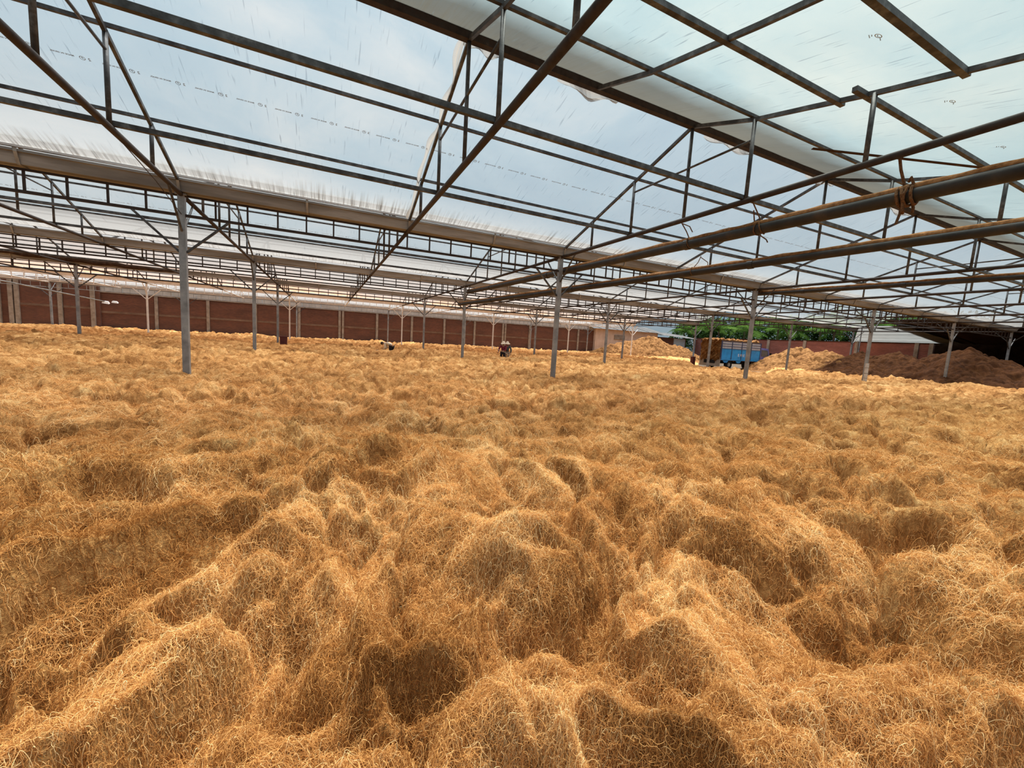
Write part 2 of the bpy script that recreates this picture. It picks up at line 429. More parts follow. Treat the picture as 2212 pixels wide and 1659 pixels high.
# ------------------------------------------------------------------ plaster outbuilding with grey sheet roof and pale door
hb = empty('outbuilding', (38.6, WY - .5, FLOOR), 'pinkish plaster outbuilding with grey sheet roof behind the tan fibre heap', 'building')
def P(o, *pts): return [tuple(np.array(p) - np.array(o.location)) for p in pts]
def part(name, mb, m, parent):
    mm = mb.mesh(name); mm.transform(Matrix.Translation(-Vector(parent.location)))
    return obj(name, mm, m, parent)
BY = WY - .5
part('plaster_wall', MB().box((38.6, BY, FLOOR), (51.6, BY + 3.5, 3.75)), M['plaster'], hb)
part('brick_wall', MB().box((51.6, BY + .2, FLOOR), (58.6, BY + 3.5, 3.15)), M['brick'], hb)
dr = part('sheet_door', MB().box((55.6, BY + .1, FLOOR), (58.3, BY + .2, 3.05)), M['door'], hb)
for zz in (.5, 1.9): part('door_rail', MB().box((55.6, BY + .06, zz), (58.3, BY + .1, zz + .07)), M['door'], hb)
part('window_ledge', MB().box((42.3, BY - .15, 2.2), (44.4, BY, 2.9)), M['concrete'], hb)
for i in range(9):                                                   # corrugated roof sheets, each overlapping its neighbour
    a = 37.4 + i * 1.62
    m_ = MB()
    n = 12
    vs, fs = [], []
    for k in range(n + 1):
        x = a + 1.7 * k / n
        dz = .03 * math.cos(k * math.pi) + .012 * (i % 2)
        vs += [(x, BY - .9, 3.72 + dz), (x, BY + 3.6, 4.75 + dz)]
    fs = [(2 * k, 2 * k + 2, 2 * k + 3, 2 * k + 1) for k in range(n)]
    part('roof_sheet', MB().add(vs, fs), M['sheetroof'], hb)
for i in range(6):
    a = 51.3 + i * 1.42
    vs = []
    n = 10
    for k in range(n + 1):
        x = a + 1.5 * k / n
        dz = .03 * math.cos(k * math.pi) + .012 * (i % 2) - .05 * i
        vs += [(x, BY - 1.1, 3.42 + dz), (x, BY + 3.6, 4.2 + dz)]
    part('roof_sheet', MB().add(vs, [(2 * k, 2 * k + 2, 2 * k + 3, 2 * k + 1) for k in range(n)]), M['sheetroof'], hb)

# ------------------------------------------------------------------ dark storage shed at the far right
sh = empty('storage_shed', (46, 19, FLOOR), 'dark open shed with a broad brown roof behind the dark heap', 'shed')
part('roof', MB().add([(46, 19.0, 4.84), (46, -14, 4.2), (82, -14, 3.1), (60, 19.9, 3.52), (46, 19.0, 4.96), (46, -14, 4.32), (82, -14, 3.22), (60, 19.9, 3.64)],
     [(0, 3, 2, 1), (4, 5, 6, 7), (0, 1, 5, 4), (1, 2, 6, 5), (2, 3, 7, 6), (3, 0, 4, 7)]), M['browneave'], sh)
part('rear_wall', MB().add([(60.1, 20.18, FLOOR), (80, -14, FLOOR), (80, -14, 3.3), (60.1, 20.18, 3.6), (60.4, 20.18, FLOOR), (80.3, -14, FLOOR), (80.3, -14, 3.3), (60.4, 20.18, 3.6)],
     [(0, 1, 2, 3), (7, 6, 5, 4), (0, 3, 7, 4), (1, 5, 6, 2), (3, 2, 6, 7)]), M['darkwood'], sh)
part('side_wall', MB().box((47, -14.2, FLOOR), (80, -14, 4.2)), M['darkwood'], sh)
part('front_boarding', MB().box((46.6, -14, FLOOR), (46.8, 5.5, 4.2)), M['darkwood'], sh)
for i in range(6):
    y = 17 - i * 4.2
    part('rafter', MB().beam((46.1, y, 4.70 - .02 * (19 - y)), (58 + (19 - y) * .6, y, 3.45), .1, .16), M['darkwood'], sh)
lr = empty('lean_to_roof', (47, 19, 3.5), 'white sheet lean-to roof between the pink wall and the dark shed', 'roof')
for i in range(9):
    t0, t1 = i / 9, (i + 1) / 9 + .006
    f0 = lambda t: (47 + 13 * t, 4.42 - .95 * t)
    (xa, za), (xb, zb) = f0(t0), f0(t1)
    ya, yb = 21.4 + 6.2 * t0, 21.4 + 6.2 * t1
    dz = .012 * (i % 2)
    part('roof_sheet', MB().add([(xa, 18.2, za + dz), (xa, ya, za + dz), (xb, yb, zb + dz), (xb, 18.2, zb + dz), (xa, 18.2, za + dz + .03), (xa, ya, za + dz + .03), (xb, yb, zb + dz + .03), (xb, 18.2, zb + dz + .03)],
         [(0, 3, 2, 1), (4, 5, 6, 7), (0, 1, 5, 4), (1, 2, 6, 5), (2, 3, 7, 6), (3, 0, 4, 7)]), M['whitesheet'], lr)
for y, x in ((27.2, 59.6), (21.5, 47.4)):
    part('prop', MB().tube([(x, y - .2, FLOOR), (x, y - .2, 3.5 if x > 50 else 4.38)], .05), M['post'], lr)

# ------------------------------------------------------------------ greenhouse frame
def raf(u): return .27 + K * u if u <= RIDGE_U else .27 + K * (SPAN - u)
U0, Z0 = [4.825, 6.2, 7.92, 9.27, 10.95], [1.9, 1.43, 1.0, .70, .30]     # the nearest span curves down more gently on its near side
def raf0(u): return .27 + K * u if u <= RIDGE_U else float(np.interp(u, U0, Z0))
UV_ = [1.6, 3.2, 4.825, 6.2, 7.95]
TRUSS = {}
TRUSS['bottom_chord'] = [MB().tube([(0, 0, 0), (0, -SPAN, 0)], .048, 10)]
TRUSS['rafter'] = [MB().beam((0, -.12, .21), (0, -RIDGE_U, raf(RIDGE_U) - .06), .05, .06), MB().beam((0, -RIDGE_U, raf(RIDGE_U) - .06), (0, -SPAN + .12, .21), .05, .06)]
TRUSS['web_post'] = [MB().tube([(0, -u, .03), (0, -u, raf(u) - .06)], .03, 8) for u in UV_]
TRUSS['collar_tie'] = [MB().tube([(0, -3.2, 1.03), (0, -6.2, 1.03)], .022, 8)]
T0 = dict(TRUSS)
T0['bottom_chord'] = [MB().tube([(0, 0, 0), (0, -10.95, 0)], .05, 12)]
nr_ = MB()
for a, b in zip(U0[:-1], U0[1:]): nr_.beam((0, -a, raf0(a) - .06), (0, -b, raf0(b) - .06), .05, .06)
T0['rafter'] = [TRUSS['rafter'][0], nr_]
T0['web_post'] = [MB().tube([(0, -u, .03), (0, -u, raf0(u) - .06)], .033, 8) for u in UV_ + [9.5]]
TM0 = {k: [b.mesh(k, smooth=(k != 'rafter')) for b in v] for k, v in T0.items()}
TM = {k: [b.mesh(k, smooth=(k != 'rafter')) for b in v] for k, v in TRUSS.items()}
TMW = {k: [b.mesh(k) for b in v] for k, v in TRUSS.items()}
mk = {'bottom_chord': 'rust', 'rafter': 'steel', 'web_post': 'steel', 'collar_tie': 'steel'}
for k in TM:
    for m_ in TM[k] + TM0[k]: m_.materials.append(M[mk[k]])
    for m_ in TMW[k]: m_.materials.append(M['white'])
def jstart(s): return math.ceil((LEFT[s] - X0) / BAY)
for s in range(5):
    js = list(range(jstart(s), JEND[s] + 1))
    if s == 0: js = [j for j in js if j >= 0]
    for n_, j in enumerate(js):
        e = empty('roof_truss', (tx(j), gy(s + 1), ZC),
                  f'steel roof truss of the {SPANW[s]} roof span, {ORD[n_]} from the left', 'roof truss', f'trusses of the {SPANW[s]} roof span')
        src = TMW if s == 4 else TM0 if s == 0 else TM
        for k in src:
            for m_ in src[k]: obj(k, m_, None, e)
        if s == 0 and j == 2: tag(e, 'steel roof truss above the rope-hung pipe beside the second near post')

# purlins, ridge beams, ties
def long_member(name, s, u, z, w, h, m, label, x0=None, x1=None, group=None, cat='purlin'):
    x0 = (tx(jstart(s)) - .3) if x0 is None else x0
    x1 = (tx(JEND[s]) + .3) if x1 is None else x1
    y = gy(s + 1) - u
    o = obj(name, MB().beam((x0, 0, 0), (x1, 0, 0), w, h), M[m], None, (0, y, ZC + z))
    return tag(o, label, cat, group)
for s in range(5):
    st = 'white' if s == 4 else 'steel'
    sw = SPANW[s]
    for u, w_ in ((1.6, 'lower far'), (3.2, 'upper far')):
        long_member('purlin', s, u, raf(u) + .005, .05, .05, st, f'thin steel purlin on the {w_} slope of the {sw} roof span', group='purlins under the roof film')
    long_member('ridge_beam', s, RIDGE_U, raf(RIDGE_U) - .03, .11, .13, 'rust' if s < 4 else 'white', f'dark brown ridge beam of the {sw} roof span' if s < 4 else 'white ridge beam of the farthest roof span', cat='ridge beam')
    long_member('purlin', s, 6.15, (raf0 if s == 0 else raf)(6.15) + .005, .05, .05, st, f'thin steel purlin next to the ridge on the near slope of the {sw} roof span', group='purlins under the roof film')
    if s == 0:
        long_member('purlin', 0, 7.50, raf0(7.50) - .07, .065, .065, st, 'short grey purlin ending at the second near post truss, upper row', x0=tx(0), x1=tx(2) + .12, group='purlins under the roof film')
        long_member('purlin', 0, 7.85, raf0(7.85) - .07, .065, .065, st, 'grey purlin starting at the second near post truss and running away', x0=tx(2) - .3, group='purlins under the roof film')
        long_member('purlin', 0, 8.82, raf0(8.82) - .07, .07, .07, st, 'short thick grey purlin at the top edge near the gutter', x0=tx(0), x1=tx(2) + .08, group='purlins under the roof film')
        rb_ = MB()
        for a, b in zip(U0[:-1], U0[1:]): rb_.beam((tx(1.5), gy(1) - a, ZC + raf0(a) - .05), (tx(1.5), gy(1) - b, ZC + raf0(b) - .05), .05, .06)
        o = obj('rafter_bar', rb_, M['steel'])
        tag(o, 'intermediate rafter bar between two trusses on the milky near film', 'rafter')
    else:
        long_member('purlin', s, 7.95, raf(7.95) + .005, .05, .05, st, f'thin steel purlin low on the near slope of the {sw} roof span', group='purlins under the roof film')
    for u, w_ in ((3.2, 'far'), (6.2, 'near')):
        long_member('tie_bar', s, u - .05, .075, .06, .07, st, f'long steel tie bar lying on the truss chords, {w_} side of the {sw} roof span', group='tie bars on the truss chords', cat='tie bar')

# posts with knee braces
PSH = {}
def postmeshes(r, mm):
    d = {'shaft': [MB().box((-r, -r, 0), (r, r, ZC - .02 - FLOOR))],
         'cap_plate': [MB().box((-r * 1.6, -r * 1.6, ZC - .02 - FLOOR), (r * 1.6, r * 1.6, ZC - FLOOR + .01))],
         'base_plate': [MB().box((-.18, -.18, 0), (.18, .18, .02))],
         'knee_brace': [MB().beam((sx * r, 0, 2.61 - FLOOR), (sx * .85, 0, 3.38 - FLOOR), .045, .045) for sx in (-1, 1)],
         'chord_brace': [MB().tube([(0, sy * r, 3.05 - FLOOR), (0, sy * .82, 3.80 - FLOOR)], .024) for sy in (-1, 1)]}
    out = {}
    for k, v in d.items():
        out[k] = [b.mesh(k) for b in v]
        for x in out[k]: x.materials.append(M[mm])
    return out
PN, PW = postmeshes(.062, 'post'), postmeshes(.05, 'white')
PB = postmeshes(.062, 'steel')
for k in ('knee_brace', 'chord_brace'): PN[k] = PB[k]
for row in range(1, 6):
    j0 = math.ceil((LEFT[min(row, 5)] - X0) / BAY / 2) * 2
    if row == 1: j0 = 0
    js = list(range(j0, ROWEND[row] + 1, 2))
    for n_, j in enumerate(js):
        col = 'white painted' if row == 4 else 'grey galvanised'
        e = empty('support_post', (tx(j), gy(row), FLOOR), f'{col} steel post of the {ROWW[row]} post row, {ORD[n_]} from the left', 'post', f'posts of the {ROWW[row]} row')
        for k, v in (PW if row == 4 else PN).items():
            for m_ in v: obj(k, m_, None, e)

# gutters and ladder girders beneath them
GPROF = [(-.21, .28), (-.235, .28), (-.235, .235), (-.20, .225), (-.15, .03), (.15, .03), (.20, .225), (.235, .235), (.235, .28), (.21, .28), (.135, .05), (-.135, .05)]
def gutter_mesh(x0, x1):
    m_ = MB()
    n = len(GPROF)
    nseg = max(2, int((x1 - x0) / 2.4))
    vs = []
    for i in range(nseg + 1):
        x = x0 + (x1 - x0) * i / nseg
        vs += [(x, y, z) for y, z in GPROF]
    fs = [tuple(range(n)), tuple(nseg * n + k for k in range(n))[::-1]]
    for i in range(nseg):
        for k in range(n): fs.append((i * n + k, (i + 1) * n + k, (i + 1) * n + (k + 1) % n, i * n + (k + 1) % n))
    return m_.add(vs, fs)
brk = MB()
for a, b in (((-.245, .29), (-.245, .225)), ((-.245, .225), (-.16, .02)), ((-.16, .02), (.16, .02)), ((.16, .02), (.245, .225)), ((.245, .225), (.245, .29))):
    brk.beam((0, *a), (0, *b), .05, .012)
BRK = brk.mesh('bracket'); BRK.materials.append(M['bracket'])
STRUT = MB().beam((0, 0, -.41), (0, 0, -.03), .035, .035).mesh('strut'); STRUT.materials.append(M['rust'])
def chordm(z, w, L, m):
    a = MB().beam((0, 0, z), (L, 0, z), w, w).mesh('girder_chord'); a.materials.append(M[m]); return a
TOPC, BOTC = chordm(-.02, .042, 2 * BAY, 'rust'), chordm(-.43, .055, 2 * BAY, 'rust')
def one_girder(m):
    g = MB().beam((0, 0, -.02), (2 * BAY, 0, -.02), .042, .042).beam((0, 0, -.43), (2 * BAY, 0, -.43), .055, .055)
    for i in range(1, 16): g.beam((i * BAY / 8, 0, -.41), (i * BAY / 8, 0, -.03), .03, .03)
    g = g.mesh('ladder_girder'); g.materials.append(M[m]); return g
GFAR, GWHITE = one_girder('post'), one_girder('white')
for row in range(0, 6):
    xl, xr = LEFT[min(row, 5)] - 3, tx(ROWEND[row]) + .25
    if row == 0: xl = -6
    g = empty('rain_gutter', (0, gy(row), ZC), f'stained metal rain gutter over the {ROWW[row]} post row' if row != 4 else 'white metal rain gutter over the fourth post row', 'gutter')
    if row == 0: tag(g, 'stained metal rain gutter overhead at the top of the milky film')
    obj('trough', gutter_mesh(xl, xr), M['white'] if row == 4 else M['gutter'], g)
    if row in (1, 2, 3):
        x = xl + 1
        n0 = math.ceil((xl - X0) / (BAY / 2))
        for i in range(n0, int((xr - X0) / (BAY / 2)) + 1):
            obj('bracket', BRK, None, g, (X0 + i * BAY / 2 + (.02 if i % 2 else 0), 0, 0))
    if row == 0: continue
    j0 = math.floor((xl - X0) / BAY / 2) * 2
    if row == 1: j0 = -2
    js = list(range(j0, ROWEND[row], 2))
    for n_, j in enumerate(js):
        lab = f'ladder girder under the {ROWW[row]} gutter, {ORD[n_]} from the left'
        if row >= 4:
            o = obj('ladder_girder', GWHITE if row == 4 else GFAR, None, None, (tx(j), gy(row), ZC))
            tag(o, lab, 'girder', f'girders of the {ROWW[row]} gutter')
        else:
            e = empty('ladder_girder', (tx(j), gy(row), ZC), lab, 'girder', f'girders of the {ROWW[row]} gutter')
            obj('top_chord', TOPC, None, e); obj('bottom_chord', BOTC, None, e)
            for i in range(1, 16): obj('strut', STRUT, None, e, (i * BAY / 8, 0, 0))

# ------------------------------------------------------------------ roof film
def perlin(x, y, seed=0):
    x = np.asarray(x, np.float64); y = np.asarray(y, np.float64)
    xi, yi = np.floor(x).astype(np.int64), np.floor(y).astype(np.int64)
    xf, yf = x - xi, y - yi
    def g(ix, iy):
        h = (ix * 374761393 + iy * 668265263 + seed * 1442695041) & 0xffffffff
        h = ((h ^ (h >> 13)) * 1274126177) & 0xffffffff
        h = (h ^ (h >> 16)) & 0xffff
        a = h * (2 * np.pi / 65536.0)
        return np.cos(a), np.sin(a)
    u, v = xf * xf * xf * (xf * (xf * 6 - 15) + 10), yf * yf * yf * (yf * (yf * 6 - 15) + 10)
    def d(ix, iy, fx, fy):
        a, b = g(ix, iy); return a * fx + b * fy
    n00, n10 = d(xi, yi, xf, yf), d(xi + 1, yi, xf - 1, yf)
    n01, n11 = d(xi, yi + 1, xf, yf - 1), d(xi + 1, yi + 1, xf - 1, yf - 1)
    a, b = n00 + u * (n10 - n00), n01 + u * (n11 - n01)
    return 1.5 * (a + v * (b - a))

def film_mesh(name, s, side, x0, x1):
    nx, nu = max(8, int((x1 - x0) / .4)), 16
    xs = np.linspace(x0, x1, nx + 1)
    wd = RIDGE_U if (s or side == 'far') else 10.95 - RIDGE_U
    us = np.linspace(.17, wd + .06, nu + 1)                       # distance from its gutter, up the slope
    XX, UU = np.meshgrid(xs, us, indexing='ij')
    ph = ((XX - X0) / BAY) % 1.0
    sag = .035 * np.sin(np.pi * ph) * np.sin(np.pi * np.clip((UU - .1) / wd, 0, 1))
    prof = .27 + K * UU if (s or side == 'far') else np.interp(10.95 - UU, U0, Z0)
    Z = ZC + prof + .035 + sag + .012 * perlin(XX * .9, UU * 1.7, 5 + s)
    Y = gy(s + 1) - UU if side == 'far' else gy(s) + UU
    if side == 'near': Z = Z + .05
    co = np.stack([XX, Y, Z], -1).reshape(-1, 3)
    idx = np.arange((nx + 1) * (nu + 1)).reshape(nx + 1, nu + 1)
    f = np.stack([idx[:-1, :-1], idx[1:, :-1], idx[1:, 1:], idx[:-1, 1:]], -1).reshape(-1, 4)
    me = np_mesh(name, co, f)
    uvl = me.uv_layers.new(name='UVMap')
    uv = np.stack([XX + 13.7 * s, UU], -1).reshape(-1, 2)
    uvl.data.foreach_set('uv', uv[f.reshape(-1)].astype(np.float32).reshape(-1))
    return me

def np_mesh(name, co, f, smooth=True):
    me = bpy.data.meshes.new(name)
    me.vertices.add(len(co)); me.vertices.foreach_set('co', np.ascontiguousarray(co, np.float32).reshape(-1))
    n = f.shape[1]
    me.loops.add(f.size); me.loops.foreach_set('vertex_index', f.reshape(-1).astype(np.int32))
    me.polygons.add(len(f))
    me.polygons.foreach_set('loop_start', np.arange(0, f.size, n, dtype=np.int32))
    if smooth: me.polygons.foreach_set('use_smooth', np.ones(len(f), bool))
    me.update(calc_edges=True)
    return me

FILMS = {}
for s in range(5):
    x0, x1 = LEFT[s] - 4, tx(JEND[s]) + .3
    for side in ('near', 'far'):
        o = obj('ceiling_film', film_mesh('ceiling_film', s, side, x0, x1), (FILM_FAR if side == 'far' else FILM_NEAR)[s])
        look = {0: 'clear rain-streaked' if side == 'far' else 'milky greenish', 1: 'clear', 2: 'dusty beige', 3: 'brown-dusted', 4: 'white'}[s]
        tag(o, f'{look} plastic film on the {side} slope of the {SPANW[s]} roof span', kind='structure')
        FILMS[s, side] = o

# second film layer hanging under the ridge of the nearest span
xs = np.linspace(LEFT[0] - 4, tx(10), 150)
us = np.linspace(0, 1.9, 10)
XX, UU = np.meshgrid(xs, us, indexing='ij')
ZZ = ZC + .035 + np.interp(RIDGE_U + UU, U0, Z0) - .01 * np.sin(np.pi * UU / 1.9) - .012 * np.abs(perlin(XX * 1.3, UU * 2, 3)) 
idx = np.arange(XX.size).reshape(XX.shape)
f = np.stack([idx[:-1, :-1], idx[1:, :-1], idx[1:, 1:], idx[:-1, 1:]], -1).reshape(-1, 4)
me = np_mesh('vent_flap', np.stack([XX, gy(1) - RIDGE_U - UU - .02, ZZ], -1).reshape(-1, 3), f)
uvl = me.uv_layers.new(name='UVMap')
uvl.data.foreach_set('uv', np.stack([XX, UU * .6], -1).reshape(-1, 2)[f.reshape(-1)].astype(np.float32).reshape(-1))
fo = obj('vent_flap', me, M['flap'], FILMS[0, 'near'])
fo['label'] = 'dusty grey second film layer along the ridge'
# torn film scraps hanging from the ridge beam
for a, L, dr_ in ((3.6, 1.3, .16), (7.2, 1.6, .12), (10.8, 1.2, .18), (14.2, 2.0, .14), (1.9, .7, .08)):
    n = 14
    vs = []
    for i in range(n + 1):
        t = i / n
        x = a + L * t
        d = dr_ * math.sin(math.pi * t) ** .7 * (.6 + .4 * math.sin(t * 9 + a))
        vs += [(x, gy(1) - RIDGE_U + .05, ZC + 1.84), (x, gy(1) - RIDGE_U + .09 + .03 * math.sin(t * 14), ZC + 1.80 - d * .5), (x, gy(1) - RIDGE_U + .07 + .04 * math.sin(t * 11 + 1), ZC + 1.80 - d)]
    m_ = MB().add(vs, [(3 * i + q, 3 * i + 3 + q, 3 * i + 4 + q, 3 * i + 1 + q) for i in range(n) for q in (0, 1)])
    o = obj('film_scrap', m_, M['scrap'], FILMS[0, 'near'])
    o.data.uv_layers.new(name='UVMap')

# bunched fold of film running down beside the second truss
n = 44
vs = []
for i in range(n + 1):
    u = .25 + 4.5 * i / n
    w_ = .05 + .05 * abs(math.sin(u * 3.1)) + .03 * math.sin(u * 7.3)
    z_ = ZC + .27 + K * u - .02
    for q, dx in enumerate((-.02, -.02 - w_ * .5, -.02 - w_)):
        vs.append((tx(1) + dx + .03 * math.sin(u * 2.2), gy(1) - u, z_ - (.05 + .03 * math.sin(u * 5)) * (q == 1)))
o = obj('film_fold', MB().add(vs, [(3 * i + q, 3 * i + 3 + q, 3 * i + 4 + q, 3 * i + 1 + q) for i in range(n) for q in (0, 1)]).mesh('film_fold', True), M['scrap'], FILMS[0, 'far'])
o.data.uv_layers.new(name='UVMap')
o = obj('tie_wire', MB().tube([(tx(0), 8.15, ZC - .02), (tx(0) + .02, 9.7, ZC - .2), (tx(0), gy(1) - .06, ZC - .42)], .008, 6), M['rust'])
tag(o, 'thin wire slanting from the first truss to the first near post', 'wire')

# lettering printed on the film
def text_mesh(txt, size):
    cu = bpy.data.curves.new('lettering', 'FONT'); cu.body = txt; cu.size = size; cu.offset = size * .022
    cu.align_x = 'CENTER'; cu.align_y = 'CENTER'
    o = bpy.data.objects.new('lettering', cu); COL.objects.link(o)
    dg = bpy.context.evaluated_depsgraph_get()
    me = bpy.data.meshes.new_from_object(o.evaluated_get(dg))
    vs = [tuple(v.co) for v in me.vertices]; fs = [tuple(p.vertices) for p in me.polygons]
    bpy.data.objects.remove(o); bpy.data.curves.remove(cu); bpy.data.meshes.remove(me)
    return vs, fs
def ring(cx, cy, r, wd, n=20, sx=1.0):
    vs, fs = [], []
    for i in range(n):
        t = 2 * math.pi * i / n
        for q in (r, r - wd): vs.append((cx + sx * q * math.cos(t), cy + q * math.sin(t), 0))
    for i in range(n):
        j = (i + 1) % n
        fs.append((2 * i, 2 * j, 2 * j + 1, 2 * i + 1))
    return vs, fs
tv, tf = text_mesh('MADE IN ISRAEL', .036)
nv, nf = text_mesh('2', .062)
pv, pf = text_mesh('P', .044)
mark = MB()
mark.add([(x + .165, y, 0) for x, y, z in tv], tf)
mark.add([(x - .135, y, 0) for x, y, z in nv], nf)
mark.add(*ring(-.055, 0, .034, .007))
mark.add([(x - .055, y, 0) for x, y, z in pv], pf)
up_s = Vector((0, -1, K)).normalized()
mm = MB().add([Vector((-x, 0, 0)) + up_s * y for x, y, z in mark.v], mark.f)
MARK = mm.mesh('printed_lettering'); MARK.materials.append(M['ink'])
for s, xa, xb in ((0, -8.0, 34.0), (1, -13.0, 26.0)):
    x = xa
    while x < xb:
        u = 2.57 - .0045 * (x + 2)
        obj('printed_lettering', MARK, None, FILMS[s, 'far'], (x + .09, gy(s + 1) - u, ZC + .27 + K * u - .03))
        x += .567
# small printed emblem on the milky film
em = MB()
em.add(*ring(-.01, -.01, .035, .009, 18, 2.0))
for pts in ([(-.12, .055), (-.03, .085)], [(-.05, -.02), (.0, .005), (.05, -.015)], [(.06, .0), (.13, .025)], [(-.10, .03), (-.05, .05)]):
    for a, b in zip(pts[:-1], pts[1:]): em.beam((a[0], a[1], 0), (b[0], b[1], 0), .012, .002)
upn = Vector((0, 1, .23)).normalized()
EM = MB().add([Vector((x, 0, 0)) + upn * y for x, y, z in [(a * .8, b * .8, c) for a, b, c in em.v]], em.f).mesh('printed_emblem'); EM.materials.append(M['paleink'])
for x, u in ((5.57, 8.48), (7.84, 8.36), (10.18, 8.23), (12.5, 8.15), (14.8, 8.1), (3.3, 8.55)):
    obj('printed_emblem', EM, None, FILMS[0, 'near'], (x, gy(1) - u, ZC + raf0(u) + .03))

# ------------------------------------------------------------------ pipes slung under the trusses, with fibre dust and ropes
def sagline(a, b, sag, n=16):
    a, b = Vector(a), Vector(b)
    return [a.lerp(b, i / n) - Vector((0, 0, sag * 4 * (i / n) * (1 - i / n))) for i in range(n + 1)]
def pipe(a, b, r, sag, label):
    pts = sagline(a, b, sag, 40)
    e = empty('dust_pipe', pts[0], label, 'pipe', 'long pipes slung under the trusses')
    L = [p - pts[0] for p in pts]
    m_ = MB().tube(L, r, 16).mesh('pipe_body', smooth=True)
    obj('pipe_body', m_, M['pipe'], e)
    # dust lying along the top
    n, vs, fs = 160, [], []
    d = (Vector(b) - Vector(a)).normalized(); sx = d.cross(Vector((0, 0, 1))).normalized()
    tot = (Vector(b) - Vector(a)).length
    for i in range(n + 1):
        t = i / n * (len(L) - 1); k = min(int(t), len(L) - 2); p = L[k].lerp(L[k + 1], t - k)
        for q in range(7):
            ang = math.radians(-50 + q * 100 / 6)
            bumpy = .008 + .040 * max(0, math.cos(ang)) * (.55 + .9 * abs(float(perlin(i * .21 + q * .3, q * .4 + tot, 9))))
            rr = r + (bumpy if 0 < q < 6 else .001)
            vs.append(p + sx * math.sin(ang) * rr + Vector((0, 0, math.cos(ang) * rr)))
    for i in range(n):
        for q in range(6): fs.append((7 * i + q, 7 * i + q + 1, 7 * i + q + 8, 7 * i + q + 7))
    obj('dust_layer', MB().add(vs, fs).mesh('dust_layer', smooth=True), M['pipedust'], e)
    for t in (.33, .62, .86):
        p = L[int(t * (len(L) - 1))]
        obj('pipe_joint', MB().tube([p - d * .06, p + d * .06], r * 1.14, 14), M['pipe'], e)
    return e
pipe((7.0, -.6, 3.30), (7.0, 21.1, 3.56), .098, .02, 'long dust-topped pipe hung by ropes, passing right of the second near post')
pipe((10.0, -.6, 3.36), (6.35, 20.5, 2.82), .088, .03, 'dust-topped pipe running diagonally below the rope-hung pipe')
pipe((16.6, -.6, 3.52), (16.6, 11.3, 3.67), .078, .02, 'short thin pipe ending at the third near post')

def rope(name, label, segs, r=.014):
    e = empty(name, segs[0][0], label, 'rope', 'ropes holding the pipes')
    for nm, pts in zip(['hanger'] + ['loop', 'loose_end'] * 4, segs):
        L = [Vector(p) - Vector(segs[0][0]) for p in pts]
        obj(nm, MB().tube(L, r, 6), M['rope'], e)
def loop(x, y, z, r, dy=0, n=10):
    return [(x + r * math.cos(2 * math.pi * i / n), y + dy * math.sin(2 * math.pi * i / n + .6), z + r * math.sin(2 * math.pi * i / n)) for i in range(n + 1)]
zp = 3.33
rope('pipe_rope', 'thick knotted brown rope tying the pipe to the truss at the right edge',
     [[(6.85, 2.95, 3.80), (6.9, 2.94, 3.66), (6.97, 2.92, 3.52), (6.99, 2.9, 3.42)], loop(7.0, 2.90, zp, 0.128, .03), [(6.93, 2.9, 3.4), (6.91, 2.88, 3.26), (6.93, 2.87, 3.12), (6.97, 2.88, 3.1), (6.98, 2.9, 3.24)],
      loop(7.0, 2.84, zp, 0.130, -.03), [(7.02, 2.93, 3.3), (7.0, 2.92, 3.12), (6.98, 2.94, 2.98)], loop(7.0, 2.95, zp, 0.127, .02), [(7.06, 2.84, 3.3), (7.08, 2.82, 3.17), (7.09, 2.83, 3.12)], loop(7.0, 2.80, zp, 0.125, .01), [(6.96, 2.86, 3.5), (6.9, 2.82, 3.53), (6.94, 2.80, 3.45)]], .018)
rope('pipe_rope', 'thin rope with a dangling twisted end holding the pipe at mid length',
     [[(6.82, 4.95, 3.80), (6.93, 4.9, 3.6), (7.0, 4.86, 3.45)], loop(7.0, 4.84, 3.36, .116, .04), [(6.96, 4.84, 3.3), (6.93, 4.8, 3.2), (7.02, 4.75, 3.14), (6.99, 4.7, 3.08)], loop(7.0, 4.9, 3.36, .116, -.03), [(6.88, 4.95, 3.66), (6.98, 4.99, 3.52), (7.0, 4.97, 3.44)]], .011)
rope('pipe_rope', 'short frayed rope loop holding the pipe above the long girder',
     [[(6.80, 6.5, 3.80), (6.92, 6.45, 3.62), (7.0, 6.42, 3.47)], loop(7.0, 6.4, 3.39, .115, .03), [(6.84, 6.5, 3.78), (6.9, 6.36, 3.7), (6.93, 6.3, 3.58)]], .011)
rope('pipe_rope', 'thin rope hanging down to the diagonal pipe',
     [[(8.75, 7.6, 3.55), (8.7, 7.62, 3.4), (8.58, 7.65, 3.24)], loop(8.57, 7.65, 3.15, .105, .02), [(8.75, 7.6, 3.52), (8.9, 7.5, 3.4), (8.86, 7.45, 3.24)]], .010)
# strap drawn across the near film
o = obj('slack_strap', MB().beam((7.9, 4.7, 4.85), (14.5, .9, 4.15), .06, .012), M['tarp'])
tag(o, 'slack brown strap stretched across the milky film beside the knotted rope', 'strap')

